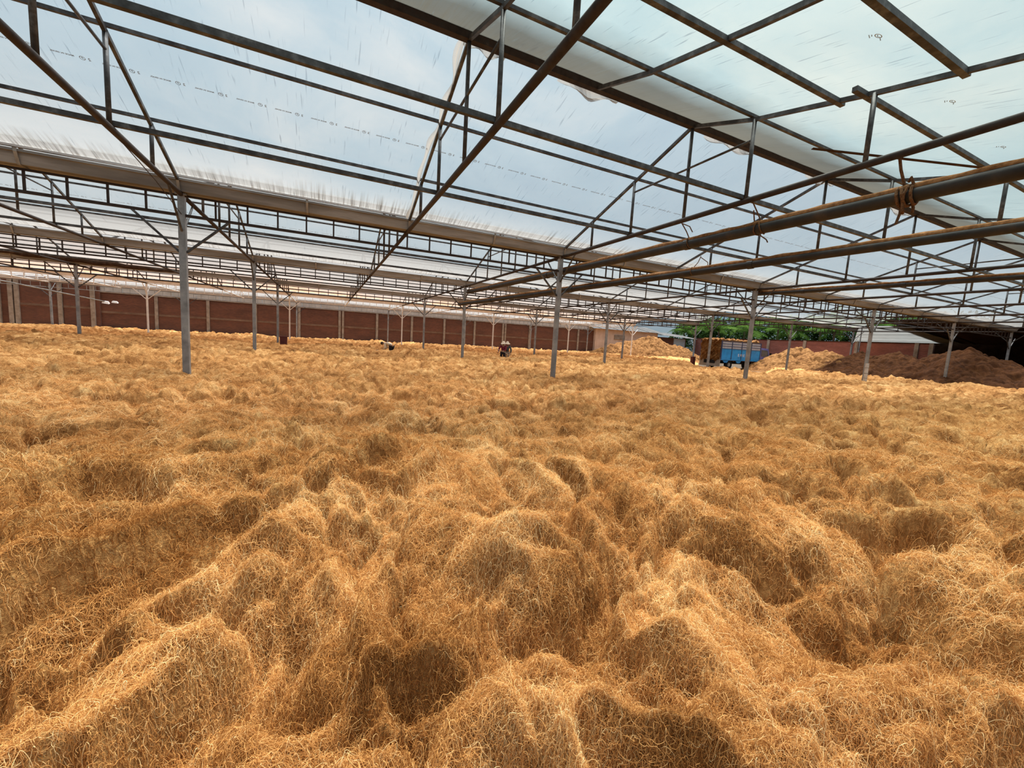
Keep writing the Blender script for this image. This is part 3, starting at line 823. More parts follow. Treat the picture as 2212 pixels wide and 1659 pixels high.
# rolled tarpaulin and lamps in the left distance
tp = [(-16.5 + i * .45, 30.15 + .06 * math.sin(i * 1.3), 4.16 - .012 * i + .03 * math.sin(i * 2.1)) for i in range(20)]
o = obj('rolled_tarpaulin', MB().tube(tp, [.06 + .08 * math.sin(math.pi * min(1, (i + .6) / 19.6)) for i in range(20)], 10).mesh('rolled_tarpaulin', True), M['tarp'])
tag(o, 'dark rolled tarpaulin lying along the third gutter', 'tarpaulin')
e = empty('floodlight', (-17.7, 48.0, 2.25), 'white floodlight on a long slanting pole by the far left wall', 'lamp')
obj('pole', MB().tube([(0, .1, .14), (-4.2, -6.2, 1.12)], .05), M['gutter'], e)
obj('lamp_head', MB().add([(-.25, -.1, 0), (.25, -.1, -.06), (.2, .25, .03), (-.2, .25, .06), (-.16, -.06, .2), (.16, -.06, .15), (.12, .2, .2), (-.12, .2, .22)], [(0, 3, 2, 1), (4, 5, 6, 7), (0, 1, 5, 4), (1, 2, 6, 5), (2, 3, 7, 6), (3, 0, 4, 7)]), M['lampwhite'], e)
obj('lamp_head', MB().add([(.3, .2, .1), (.75, .2, .06), (.7, .5, .15), (.35, .5, .18), (.36, .22, .26), (.66, .22, .22), (.62, .45, .26), (.4, .45, .28)], [(0, 3, 2, 1), (4, 5, 6, 7), (0, 1, 5, 4), (1, 2, 6, 5), (2, 3, 7, 6), (3, 0, 4, 7)]), M['lampwhite'], e)

# maroon bin beside a post, bright duct on a post
e = empty('maroon_bin', (-2.45, 29.9, FLOOR), 'maroon plastic bin standing beside a post of the third row', 'bin')
obj('body', MB().add([(-.17, -.15, 0), (.17, -.15, 0), (.17, .15, 0), (-.17, .15, 0), (-.21, -.18, 1.02), (.21, -.18, 1.02), (.21, .18, 1.02), (-.21, .18, 1.02)], [(0, 3, 2, 1), (0, 1, 5, 4), (1, 2, 6, 5), (2, 3, 7, 6), (3, 0, 4, 7), (4, 5, 6, 7)]), M['redbox'], e)
obj('rim', MB().box((-.23, -.2, 1.0), (.23, .2, 1.06)), M['redbox'], e)
e = empty('duct_pipe', (tx(6) - .16, gy(1) - .12, FLOOR), 'bright galvanised duct strapped to the foot of the fourth near post', 'duct')
obj('sleeve', MB().tube([(0, 0, 0), (0, 0, 1.55)], .085, 14), M['duct'], e)
for z in (.75, 1.0, 1.3): obj('strap', MB().tube([(0, 0, z), (0, 0, z + .03)], .093, 14), M['bracket'], e)
e = empty('fuse_box', (tx(8) - .25, gy(3) - .25, FLOOR), 'small maroon box at the foot of the corner post by the truck', 'box')
obj('body', MB().box((-.2, -.15, 0), (.2, .15, 1.0)), M['redbox'], e)
obj('lid', MB().box((-.22, -.17, 1.0), (.22, .17, 1.06)), M['redbox'], e)

# ------------------------------------------------------------------ truck loaded with fibre (heading +x, its near side towards the yard)
TX, TY = 35.9, 27.5
tk = empty('lorry', (TX, TY, FLOOR), 'blue open-bed lorry loaded with tan fibre beside the golden heap', 'truck')
LT, WT = 6.0, 2.4
bedz, midz, topz = 1.0, 2.05, 2.85
def tpart(n, b, m, par=None, smooth=False): return obj(n, b.mesh(n, smooth), M[m], par or tk)
tpart('bed_floor', MB().box((0, 0, bedz - .12), (LT, WT, bedz)), 'navy')
for y0, y1 in ((-.03, .03), (WT - .03, WT + .03)):
    sd = tpart('side_panel', MB().box((0, y0, bedz - .08), (LT, y1, midz)), 'bluepaint')
    tpart('canvas_sheet', MB().box((.05, y0 + .015, midz), (LT, y1 - .015, topz - .04)), 'canvas')
    for i in range(4):
        z = midz + .02 + i * (topz - midz - .08) / 3
        tpart('side_rail', MB().box((0, y0 - .025, z - .025), (LT, y1 + .025, z + .025)), 'navy')
    for i in range(5):
        x = LT * i / 4
        tpart('side_stake', MB().box((x - .03, y0 - .035, bedz), (x + .03, y1 + .035, topz)), 'navy')
tpart('tailgate', MB().box((-.06, 0, bedz - .75), (0, WT, bedz + .15)), 'tailgate')
tpart('head_board', MB().box((LT - .04, 0, bedz), (LT, WT, topz)), 'navy')
lv, lf = text_mesh('E M E', .36)
tpart('side_lettering', MB().add([(LT * .5 + x * 1.25, -.045, bedz + .46 + y) for x, y, z in lv], lf), 'whiteprint')
for x in (.35, 2.3):
    tpart('skirt_bracket', MB().add([(x, 0, bedz - .08), (x + .9, 0, bedz - .08), (x + .65, 0, bedz - .34), (x + .25, 0, bedz - .34), (x, .06, bedz - .08), (x + .9, .06, bedz - .08), (x + .65, .06, bedz - .34), (x + .25, .06, bedz - .34)],
          [(0, 1, 2, 3), (7, 6, 5, 4), (0, 4, 5, 1), (1, 5, 6, 2), (2, 6, 7, 3), (3, 7, 4, 0)]), 'bluepaint')
tpart('chassis', MB().box((-.1, .55, .55), (LT + 1.7, WT - .55, bedz - .12)), 'rubber')
for x in (1.5, LT + .95):
    for y in (.12, WT - .36):
        wh = tpart('wheel', MB().tube([(x, y, .46), (x, y + .24, .46)], .46, 20), 'rubber')
        tpart('wheel_hub', MB().tube([(x, y - .01, .46), (x, y + .25, .46)], .2, 12), 'tailgate', wh)
cabx = LT + .12
cb = tpart('cab', MB().add([(cabx, .08, .62), (cabx + 1.75, .08, .62), (cabx + 1.75, .08, 1.5), (cabx + 1.45, .14, 2.35), (cabx, .14, 2.4), (cabx, WT - .08, .62), (cabx + 1.75, WT - .08, .62), (cabx + 1.75, WT - .08, 1.5), (cabx + 1.45, WT - .14, 2.35), (cabx, WT - .14, 2.4)],
      [(0, 1, 2, 3, 4), (9, 8, 7, 6, 5), (0, 5, 6, 1), (1, 6, 7, 2), (2, 7, 8, 3), (3, 8, 9, 4), (4, 9, 5, 0)]), 'cab')
tpart('side_window', MB().add([(cabx + .3, .08, 1.5), (cabx + 1.5, .06, 1.5), (cabx + 1.32, .105, 2.15), (cabx + .3, .115, 2.18), (cabx + .3, .11, 1.5), (cabx + 1.5, .09, 1.5), (cabx + 1.32, .15, 2.15), (cabx + .3, .16, 2.18)],
      [(0, 1, 2, 3), (7, 6, 5, 4), (0, 4, 5, 1), (1, 5, 6, 2), (2, 6, 7, 3), (3, 7, 4, 0)]), 'glass', cb)
tpart('windscreen', MB().add([(cabx + 1.765, .25, 1.5), (cabx + 1.765, WT - .25, 1.5), (cabx + 1.48, WT - .3, 2.25), (cabx + 1.48, .3, 2.25)], [(0, 1, 2, 3)]), 'glass', cb)
tpart('wing_mirror', MB().box((cabx + 1.55, -.16, 1.55), (cabx + 1.62, .02, 1.9)), 'rubber', cb)
# load: lumpy fibre block, bulging at the open rear and over the sides
def lumpy_box(a, b, n, amp, seed, sc=2.2):
    (x0, y0, z0), (x1, y1, z1) = a, b
    bm = bmesh.new()
    bmesh.ops.create_cube(bm, size=1.0)
    bmesh.ops.subdivide_edges(bm, edges=bm.edges[:], cuts=n, use_grid_fill=True)
    co = np.array([v.co for v in bm.verts]) + .5
    p = np.stack([x0 + co[:, 0] * (x1 - x0), y0 + co[:, 1] * (y1 - y0), z0 + co[:, 2] * (z1 - z0)], -1)
    c = (np.array(a) + np.array(b)) / 2
    nd = (p - c) / (np.array(b) - np.array(a)) * 2
    nd = nd / np.maximum(np.abs(nd).max(1, keepdims=True), 1e-6)
    d = np.sign(nd) * (np.abs(nd) > .98)
    d = d / np.maximum(np.linalg.norm(d, axis=1, keepdims=True), 1e-6)
    q = np.abs(perlin(p[:, 0] * sc + p[:, 2] * .9, p[:, 1] * sc + p[:, 2] * sc, seed)) * 1.3 + .5 * np.abs(perlin(p[:, 0] * sc * 2.3 + p[:, 2], p[:, 1] * sc * 2.3 - p[:, 2] * sc * 2, seed + 1))
    d = d * np.array([[1, 0, 1]]); d[:, 0] = np.minimum(d[:, 0], 0)
    p = p + d * (q[:, None] - .35) * amp
    for v, r in zip(bm.verts, p): v.co = r
    me = bpy.data.meshes.new('load'); bm.to_mesh(me); bm.free()
    me.polygons.foreach_set('use_smooth', [True] * len(me.polygons))
    return me
ld = obj('fibre_load', lumpy_box((-.12, .06, bedz - .05), (LT - .1, WT - .06, topz + .10), 44, .30, 21, 2.4), M['heapfibre'])
ld.location = (TX, TY, FLOOR)
tag(ld, 'tan coir fibre packed into the lorry bed and spilling over the top', 'fibre load', kind='stuff')

# ------------------------------------------------------------------ people (local x = to the photo's right, y = away)
def skinned(name, joints, edges, root, m, parent, sub=2):
    me = bpy.data.meshes.new(name)
    keys = list(joints)
    me.from_pydata([joints[k][0] for k in keys], [(keys.index(a), keys.index(b)) for a, b in edges], [])
    o = bpy.data.objects.new(name, me); COL.objects.link(o)
    o.modifiers.new('skin', 'SKIN')
    lay = me.skin_vertices[0] if me.skin_vertices else None
    if lay is None:
        bpy.context.view_layer.objects.active = o
        lay = me.skin_vertices[0]
    for i, k in enumerate(keys):
        r = joints[k][1]
        lay.data[i].radius = (r, r) if not isinstance(r, tuple) else r
        lay.data[i].use_root = (k == root)
    sm = o.modifiers.new('sub', 'SUBSURF'); sm.levels = sm.render_levels = sub
    dg = bpy.context.evaluated_depsgraph_get()
    out = bpy.data.meshes.new_from_object(o.evaluated_get(dg))
    bpy.data.objects.remove(o)
    out.polygons.foreach_set('use_smooth', [True] * len(out.polygons))
    out.materials.clear()
    return obj(name, out, M[m], parent)

def hand(J, E, tag_, wr, d, side):
    """palm and five short fingers at the wrist wr, pointing along d"""
    wr, d, side = Vector(wr), Vector(d).normalized(), Vector(side).normalized()
    n = d.cross(side).normalized()
    J[tag_ + 'p'] = (wr + d * .05, (.034, .018)); E.append((tag_ + 'w', tag_ + 'p'))
    for i, (o, L) in enumerate(((-.030, .065), (-.010, .078), (.010, .072), (.030, .055))):
        a, b = f'{tag_}f{i}a', f'{tag_}f{i}b'
        J[a] = (wr + d * .095 + side * o, .010); J[b] = (wr + d * (.095 + L * .7) + side * o + n * L * .5, .009)
        E += [(tag_ + 'p', a), (a, b)]
    J[tag_ + 't'] = (wr + d * .07 + side * -.055 + n * .02, .011); J[tag_ + 'u'] = (wr + d * .115 + side * -.058 + n * .045, .009)
    E += [(tag_ + 'p', tag_ + 't'), (tag_ + 't', tag_ + 'u')]

def head_bits(parent, c, face, top, hat, hairy):
    c, face, top = Vector(c), Vector(face).normalized(), Vector(top).normalized()
    sx = face.cross(top).normalized()
    rot = Matrix((sx, face, top)).transposed()
    def put(name, mb, m, smooth=True):
        vs = [c + rot @ Vector(v) for v in mb.v]
        return obj(name, MB().add(vs, mb.f).mesh(name, smooth), M[m], parent)
    def ell(r, cen, n=12, k=8, zmin=-1.0):
        vs, fs = [], []
        for i in range(k + 1):
            a = math.asin(max(zmin, -1)) + (math.pi / 2 - math.asin(max(zmin, -1))) * i / k
            for q in range(n):
                t = 2 * math.pi * q / n
                vs.append((cen[0] + r[0] * math.cos(a) * math.cos(t), cen[1] + r[1] * math.cos(a) * math.sin(t), cen[2] + r[2] * math.sin(a)))
        for i in range(k):
            for q in range(n): fs.append((i * n + q, i * n + (q + 1) % n, (i + 1) * n + (q + 1) % n, (i + 1) * n + q))
        return MB().add(vs, fs)
    if hairy: put('hair', ell((.088, .105, .115), (0, -.018, .022), 14, 8, -.35), 'hair')
    for s in (-1, 1):
        put('eye', ell((.012, .008, .009), (s * .032, .088, .005), 8, 4), 'hair')
    if hat:
        vs, fs, n = [], [], 20
        for r, z in ((.0, .165), (.06, .16), (.095, .12), (.102, .05), (.16, .025), (.205, -.015), (.20, -.022), (.10, .035)):
            for q in range(n):
                t = 2 * math.pi * q / n
                vs.append((r * math.cos(t), r * 1.08 * math.sin(t), z + .012 * math.sin(3 * t) * (r > .12)))
        for i in range(7):
            for q in range(n): fs.append((i * n + q, i * n + (q + 1) % n, (i + 1) * n + (q + 1) % n, (i + 1) * n + q))
        put('hat', MB().add(vs, fs), 'straw')

def person(loc, label, J, shirt, trouser, hat, face, top, arms, hairy=True, rotz=-YAW):
    e = empty('person', loc, label, 'person', None, rotz)
    E = [('pel', 'bel'), ('bel', 'che'), ('che', 'nec'), ('nec', 'hea'), ('hea', 'cro'), ('hea', 'nos')]
    for s in 'lr':
        E += [('pel', s + 'hip'), (s + 'hip', s + 'kne'), (s + 'kne', s + 'ank'), (s + 'ank', s + 'toe'), ('che', s + 'sho'), (s + 'sho', s + 'elb'), (s + 'elb', s + 'w')]
    JB, EB = dict(J), list(E)
    for s in 'lr': hand(JB, EB, s, JB[s + 'w'][0], arms[s][0], arms[s][1])
    skinned('body', JB, EB, 'pel', 'skin', e)
    sh_ = {k: (J[k][0], tuple(np.array(J[k][1] if isinstance(J[k][1], tuple) else (J[k][1],) * 2) + .020)) for k in ('pel', 'bel', 'che', 'lsho', 'lelb', 'rsho', 'relb')}
    for s in 'lr':
        a, b = np.array(J[s + 'elb'][0]), np.array(J[s + 'w'][0])
        sh_[s + 'cuf'] = (tuple(a + (b - a) * .8), .052)
    skinned('shirt', sh_, [('pel', 'bel'), ('bel', 'che'), ('che', 'lsho'), ('lsho', 'lelb'), ('lelb', 'lcuf'), ('che', 'rsho'), ('rsho', 'relb'), ('relb', 'rcuf')], 'che', shirt, e)
    tr_ = {k: (J[k][0], tuple(np.array(J[k][1] if isinstance(J[k][1], tuple) else (J[k][1],) * 2) + .018)) for k in ('pel', 'lhip', 'lkne', 'lank', 'rhip', 'rkne', 'rank')}
    skinned('trousers', tr_, [('pel', 'lhip'), ('lhip', 'lkne'), ('lkne', 'lank'), ('pel', 'rhip'), ('rhip', 'rkne'), ('rkne', 'rank')], 'pel', trouser, e)
    head_bits(e, J['hea'][0], face, top, hat, hairy)
    e.scale = (.94,) * 3
    return e
def standing(lean, armL, armR, h=1.0, face=(0, -1, 0)):
    J = {'pel': ((0, 0, .90), (.145, .105)), 'bel': ((lean * .3, 0, 1.06), (.135, .10)), 'che': ((lean * .7, 0, 1.24), (.150, .105)), 'nec': ((lean, -.01, 1.39), .052),
         'hea': ((lean * 1.1, -.02, 1.50), (.082, .10)), 'cro': ((lean * 1.1, -.01, 1.57), (.075, .085)), 'nos': ((lean * 1.1 + face[0] * .1, -.02 + face[1] * .1, 1.48), .014)}
    for s, sg in (('l', -1), ('r', 1)):
        J[s + 'hip'] = ((sg * .095, 0, .84), .088); J[s + 'kne'] = ((sg * .11, -.03, .47), .058); J[s + 'ank'] = ((sg * .11, .02, .09), .042); J[s + 'toe'] = ((sg * .13, -.13, .04), .035)
        J[s + 'sho'] = ((lean * .85 + sg * .19, 0, 1.31), .058)
    for s, (e_, w_) in (('l', armL), ('r', armR)):
        J[s + 'elb'] = (e_, .043); J[s + 'w'] = (w_, .030)
    return J
pz = FLOOR
J = standing(.02, ((-.29, -.05, 1.06), (-.30, -.22, .92)), ((.20, -.16, 1.06), (.05, -.30, .98)))
person((10.75, 24.5, pz), 'person in a maroon shirt and pale hat holding a pole, beside a white post', J, 'maroon', 'trouser', True, (-.3, -.9, -.1), (0, 0, 1), {'l': ((-.1, -.7, -.5), (0, -.5, .8)), 'r': ((-.8, -.5, .0), (0, .3, 1))})
J = standing(-.02, ((-.26, -.08, 1.05), (-.20, -.26, .94)), ((.26, -.02, 1.05), (.24, -.12, .80)))
person((11.2, 24.75, pz), 'person in a slate grey shirt and straw hat standing behind the maroon shirt', J, 'slate', 'tailgate', True, (.2, -.95, -.1), (0, 0, 1), {'l': ((.3, -.8, -.1), (0, -.3, 1)), 'r': ((-.1, -.5, -.9), (0, 1, -.5))})
o = obj('raking_pole', MB().tube([(-.75, -.20, 1.28), (-.30, -.27, .99), (.12, -.36, .85), (.5, -.42, .62)], .016, 8), M['wood'], None, (10.75, 24.5, pz), -YAW)
tag(o, 'thin bamboo pole held slanting by the person in maroon', 'pole')
# stooping worker facing the photo's left
J = {'pel': ((.12, 0, .90), (.13, .135)), 'bel': ((.02, 0, 1.04), (.12, .13)), 'che': ((-.20, 0, 1.13), (.125, .15)), 'nec': ((-.36, 0, 1.10), .052), 'hea': ((-.47, 0, 1.05), (.085, .09)), 'cro': ((-.545, 0, 1.04), (.075, .08)), 'nos': ((-.48, 0, .945), .014)}
for s, sg in (('l', 1), ('r', -1)):
    J[s + 'hip'] = ((.14, sg * .09, .84), .092); J[s + 'kne'] = ((.05, sg * .12, .48), .06); J[s + 'ank'] = ((.14, sg * .12, .09), .043); J[s + 'toe'] = ((-.03, sg * .14, .04), .035)
    J[s + 'sho'] = ((-.25, sg * .18, 1.09), .058); J[s + 'elb'] = ((-.22, sg * .20, .82), .043); J[s + 'w'] = ((-.38, sg * .08, .64), .030)
person((3.62, 25.8, pz), 'stooping worker in a cream shirt and dark trousers raking the fibre', J, 'cream', 'trouser', False, (-.25, 0, -.95), (-.95, 0, .25), {'l': ((-.8, -.4, -.5), (0, .7, -.7)), 'r': ((-.8, .4, -.5), (0, .7, .7))})
o = obj('raking_pole', MB().tube([(-.95, .02, .52), (-.42, .0, .62), (.25, -.16, .86), (.62, -.22, 1.14)], .016, 8), M['wood'], None, (3.62, 25.8, pz), -YAW)
tag(o, 'rake handle held low by the stooping worker', 'pole')

# ------------------------------------------------------------------ palms and shrubs behind the boundary wall
def frond_mesh(L, droop, seed):
    r = random.Random(seed)
    mb = MB()
    n = 14
    pts = []
    for i in range(n + 1):
        t = i / n
        pts.append(Vector((L * (t - .18 * t * t * droop), 0, L * (.42 * t - .62 * droop * t * t))))
    mb.tube(pts, [.035 * (1 - .8 * i / n) for i in range(n + 1)], 4, False)
    for i in range(1, n + 1):
        for q in (0, .5):
            t = min(1, (i - q) / n)
            p = pts[i - 1].lerp(pts[i], 1 - q)
            d = (pts[i] - pts[i - 1]).normalized()
            ll = L * .30 * math.sin(math.pi * min(.97, t * .85 + .12)) * r.uniform(.85, 1.1)
            for sg in (-1, 1):
                tip = p + d * ll * .45 + Vector((0, sg * ll * .8, -ll * r.uniform(.25, .6)))
                mid = p.lerp(tip, .5) + Vector((0, 0, ll * .08))
                wv = d * .035
                mb.add([p - wv, p + wv, mid + wv * 1.2, tip, mid - wv * 1.2], [(0, 1, 2, 4), (4, 2, 3)])
    m_ = mb.mesh('frond'); m_.materials.append(M['frond'])
    return m_
FR = [frond_mesh(3.4, d, i) for i, d in enumerate((.55, .8, 1.05, 1.3))]
palms = [(63.2, 24.6, 4.7), (65.5, 28.4, 5.6), (63.4, 31.5, 4.8), (66.0, 34.6, 5.9), (63.4, 37.4, 4.9), (65.8, 40.6, 5.7), (63.5, 43.8, 4.8), (66.5, 46.8, 6.0), (63.6, 49.6, 5.0), (65.5, 53.0, 5.5), (62.8, 56.5, 4.6)]
for i, (x, y, z) in enumerate(palms):
    e = empty('palm_tree', (x, y, FLOOR), f'green palm with drooping fronds beyond the boundary wall, {ORD[i]} from the dark shed', 'palm tree', 'palms beyond the boundary wall')
    hz = z - FLOOR
    obj('trunk', MB().tube([(0, 0, 0), (.12, .05, hz * .5), (.05, .1, hz)], [.2, .15, .13], 10), M['trunk'], e)
    n = 17
    for k in range(n):
        f_ = obj('frond', FR[(k + i) % 4], None, e, (.05, .1, hz - .05))
        a = 2 * math.pi * k / n * 2.4 + i
        f_.rotation_euler = (random.uniform(-.15, .15), random.uniform(-.55, .15) if k % 3 else -.8, a)
        s_k = random.uniform(.85, 1.2); f_.scale = (s_k,) * 3

def bush_mesh(seed, n=1500):
    r = random.Random(seed); mb = MB()
    for _ in range(n):
        a, b, q = r.uniform(0, 6.283), math.acos(r.uniform(-.3, 1)), r.uniform(.6, 1) ** .5
        p = Vector((math.sin(b) * math.cos(a) * 1.25 * q, math.sin(b) * math.sin(a) * 1.25 * q, math.cos(b) * q))
        p *= 1 + .25 * math.sin(a * 3 + seed) * math.sin(b * 4)
        d = Vector((r.uniform(-1, 1), r.uniform(-1, 1), r.uniform(-.4, .9))).normalized() * r.uniform(.10, .2)
        w_ = d.cross(Vector((r.uniform(-1, 1), r.uniform(-1, 1), 1))).normalized() * .05
        mb.add([p - d * .5, p + w_, p + d * .5, p - w_], [(0, 1, 2, 3)])
    m_ = mb.mesh('foliage'); m_.materials.append(M['bush']); return m_
BU = [bush_mesh(k) for k in range(3)]
bushes = [(75, 23 + i * 4.3, 4.6 + .6 * math.sin(i * 2.3), 3.3) for i in range(11)] + [(61.0, 54.4, .9, 1.5), (63.6, 54.6, 2.3, 1.8), (59.6, 53.4, .2, .9), (63.5, 51.2, 3.4, 1.5)]
for i, (x, y, z, sc) in enumerate(bushes):
    lab = f'dark green shrub behind the palms, {ORD[i]} from the dark shed' if i < 11 else ['leafy green shrub in the gap beside the pale blue door', 'taller green shrub in the gap behind the corner post', 'low green shrub on the ground near the corner post', 'round green shrub at the end of the pink wall'][i - 11]
    e = empty('shrub', (x, y, FLOOR), lab, 'shrub', 'shrubs beyond the boundary wall')
    f_ = obj('foliage', BU[i % 3], None, e, (0, 0, z - FLOOR)); f_.scale = (sc, sc, sc * (1.0 if i >= 11 else 1.0)); f_.rotation_euler.z = i * 1.7
    obj('stem', MB().tube([(0, 0, 0), (.05, .05, z - FLOOR)], [.1, .05], 7), M['trunk'], e)

# ------------------------------------------------------------------ fibre heaps and fibre bed
def billow(x, y, seed): return np.abs(perlin(x, y, seed))
def smooth(t, a, b):
    t = np.clip((t - a) / (b - a), 0, 1); return t * t * (3 - 2 * t)

BUMPS = [  # x, y, radius x, radius y, height: hand-placed swells and hollows of the foreground
    (.42, 2.95, .75, .45, .24), (1.55, 2.75, .55, .40, .15), (2.45, 2.0, .9, .5, .13), (.9, 1.75, .6, .45, .10), (-.25, 1.55, .65, .4, .10),
    (-.95, 1.75, .40, .5, -.20), (2.15, 1.05, .55, .35, -.26), (2.75, .75, .45, .35, -.26), (.15, 2.15, .25, .2, -.08), (1.1, 2.3, .3, .2, -.08), (-1.7, 3.4, .9, .5, .10), (3.6, 3.4, .8, .6, .10), (-.1, 4.3, .8, .5, .07), (4.6, 2.2, .9, .7, .08)]
def clumps(x, y, seed, p=.72):
    """overlapping rounded tufts of unequal size, steep at their edges"""
    xi, yi = np.floor(x), np.floor(y)
    out = np.zeros_like(x)
    for dx in (-1, 0, 1):
        for dy in (-1, 0, 1):
            ix, iy = (xi + dx).astype(np.int64), (yi + dy).astype(np.int64)
            h = (ix * 374761393 + iy * 668265263 + seed * 1442695041) & 0xffffffff
            h = ((h ^ (h >> 13)) * 1274126177) & 0xffffffff
            h2 = ((h ^ (h >> 15)) * 2246822519) & 0xffffffff
            a_, b_, c__, d_ = (h & 1023) / 1023.0, ((h >> 10) & 1023) / 1023.0, (h2 & 1023) / 1023.0, ((h2 >> 10) & 1023) / 1023.0
            ang = d_ * np.pi
            ux, uy = x - (ix + a_), y - (iy + b_)
            ca, sa = np.cos(ang), np.sin(ang)
            rx = .55 + .45 * c__
            e1, e2 = (ux * ca + uy * sa) / (rx * 1.12), (-ux * sa + uy * ca) / (rx * .78)
            out = np.maximum(out, (.45 + .55 * c__) * np.clip(1 - e1 * e1 - e2 * e2, 0, 1) ** p)
    return out

def height(x, y):
    r = np.hypot(x, y)
    wx = .30 * perlin(x / .9, y / .9, 31) + .10 * perlin(x / .3, y / .3, 33)
    wy = .30 * perlin(x / .9, y / .9, 32) + .10 * perlin(x / .3, y / .3, 34)
    x1, y1 = x + wx, y + wy
    h = .12 * perlin(x / 4.6, y / 4.6, 1) + .09 * perlin(x / 2.1, y / 2.1, 2)
    amp = (.65 + .5 * smooth(perlin(x / 2.7, y / 2.7, 8), -.3, .5)) * (1 + .22 * smooth(r, 4, 12))
    h += amp * .15 * (clumps(x1 / .95, y1 / .95, 3) - .55)
    h += amp * .18 * (clumps(x1 / .50, y1 / .50, 4) - .55)
    h += amp * .17 * (clumps(x1 / .26, y1 / .26, 5) - .55)
    h -= .24 * smooth(clumps(x1 / .62 + .3, y1 / .62, 12, 1.0), .60, .86)      # pits between the tufts
    h -= .13 * smooth(clumps(x1 / .30 + .7, y1 / .30, 13, 1.0), .62, .88)
    h += .085 * (clumps(x1 / .12, y1 / .12, 6) - .5)
    for bx, by, rx, ry, a in BUMPS:
        h = h + a * np.exp(-((x - bx) / rx) ** 2 - ((y - by) / ry) ** 2)
    az = np.degrees(np.arctan2(x, y))
    notch = smooth(r, 32, 36) * smooth(az, 48.5, 50.5) * (1 - smooth(az, 57, 59))
    return h * (1 - notch) + (FLOOR - .08) * notch

# fibre bed: one continuous lumpy surface, finer towards the viewer
na, nr = 1080, 840
az = np.radians(np.linspace(-62, 112, na + 1))
rr = np.exp(np.linspace(math.log(.45), math.log(72), nr + 1))
AA, RR = np.meshgrid(az, rr, indexing='ij')
XX, YY = RR * np.sin(AA), RR * np.cos(AA)
ZZ = height(XX, YY)
HMAP = ZZ.copy()
co = np.stack([XX, YY, ZZ], -1).reshape(-1, 3)
idx = np.arange(XX.size).reshape(XX.shape)
f = np.stack([idx[:-1, :-1], idx[:-1, 1:], idx[1:, 1:], idx[1:, :-1]], -1).reshape(-1, 4)
cx, cy = XX[:-1, :-1].reshape(-1), YY[:-1, :-1].reshape(-1)
keep = (cy < WY - .66) & (cx < 58) & (cx > -43) & (cy > -9) & ~((cx > 36.5) & (cy > 31) & (cx + cy > 92)) & ~((cx > 46.5) & (cy < 9))
f = f[keep][:, ::-1]
bed = obj('coir_fibre_bed', np_mesh('coir_fibre_bed', co, f), M['fibre'])
tag(bed, 'deep golden coir fibre spread over the whole yard floor', 'coir fibre', kind='stuff')

def heap(name, label, cx, cy, parts, m, ext, seed, n=300, base=FLOOR):
    gx = np.linspace(cx - ext[0], cx + ext[0], n + 1); gyy = np.linspace(cy - ext[1], cy + ext[1], n + 1)
    X, Y = np.meshgrid(gx, gyy, indexing='ij')
    h = np.zeros_like(X)
    for px, py, rx, ry, a in parts:
        d = np.sqrt(((X - px) / rx) ** 2 + ((Y - py) / ry) ** 2)
        h = np.maximum(h, a * np.clip(1 - d, 0, 1) ** .95) + .15 * np.minimum(h, a * np.clip(1 - d, 0, 1))
    env = smooth(h, .0, .7)
    wx = .3 * perlin(X / 1.1, Y / 1.1, seed)
    nz = .26 * (clumps((X + wx) / 1.5, (Y + wx) / 1.5, seed + 1) - .5) + .34 * (clumps((X + wx) / .8, (Y + wx) / .8, seed + 2) - .5) + .26 * (clumps((X + wx) / .42, (Y + wx) / .42, seed + 3) - .5) + .10 * (clumps((X + wx) / .2, (Y - wx) / .2, seed + 4) - .5)
    Z = base - .08 + h + env * nz
    idx = np.arange(X.size).reshape(X.shape)
    f = np.stack([idx[:-1, :-1], idx[1:, :-1], idx[1:, 1:], idx[:-1, 1:]], -1).reshape(-1, 4)
    hf = h.reshape(-1)
    f = f[(hf[f] > .02).any(1)]
    o = obj(name, np_mesh(name, np.stack([X, Y, Z], -1).reshape(-1, 3), f), m)
    return tag(o, label, 'fibre heap', kind='stuff')
heap('fibre_heap', 'tall tan coir fibre heap in front of the plaster outbuilding', 43, 45.4,
     [(43.6, 45.6, 9.0, 5.2, 3.5), (38.8, 45.2, 7.0, 4.5, 2.3), (48.5, 45.0, 7, 4.5, 2.2), (35.0, 45, 4, 3.2, 1.1)], M['heapfibre'], (12.5, 6.0), 51)
heap('fibre_heap', 'tan and brown coir fibre heap to the right of the lorry', 44, 24.2,
     [(44.5, 25.3, 6.0, 4.6, 2.7), (43.5, 22.0, 6.0, 4.5, 2.45), (42.0, 20.0, 5, 3.5, 1.7)], M['heapfibre'], (7.5, 8.0), 61)
heap('husk_heap', 'long dark brown coir pith heap in front of the dark shed', 41.5, 13.8,
     [(41, 12.0, 7.5, 5.6, 2.95), (42.5, 16.3, 7.5, 5.0, 2.45), (43.5, 19.4, 6.5, 4.0, 2.35), (39.5, 8.6, 6, 4, 1.5), (36.5, 11.0, 4.5, 3.5, .95)], M['husk'], (10.5, 11.0), 71, n=400)

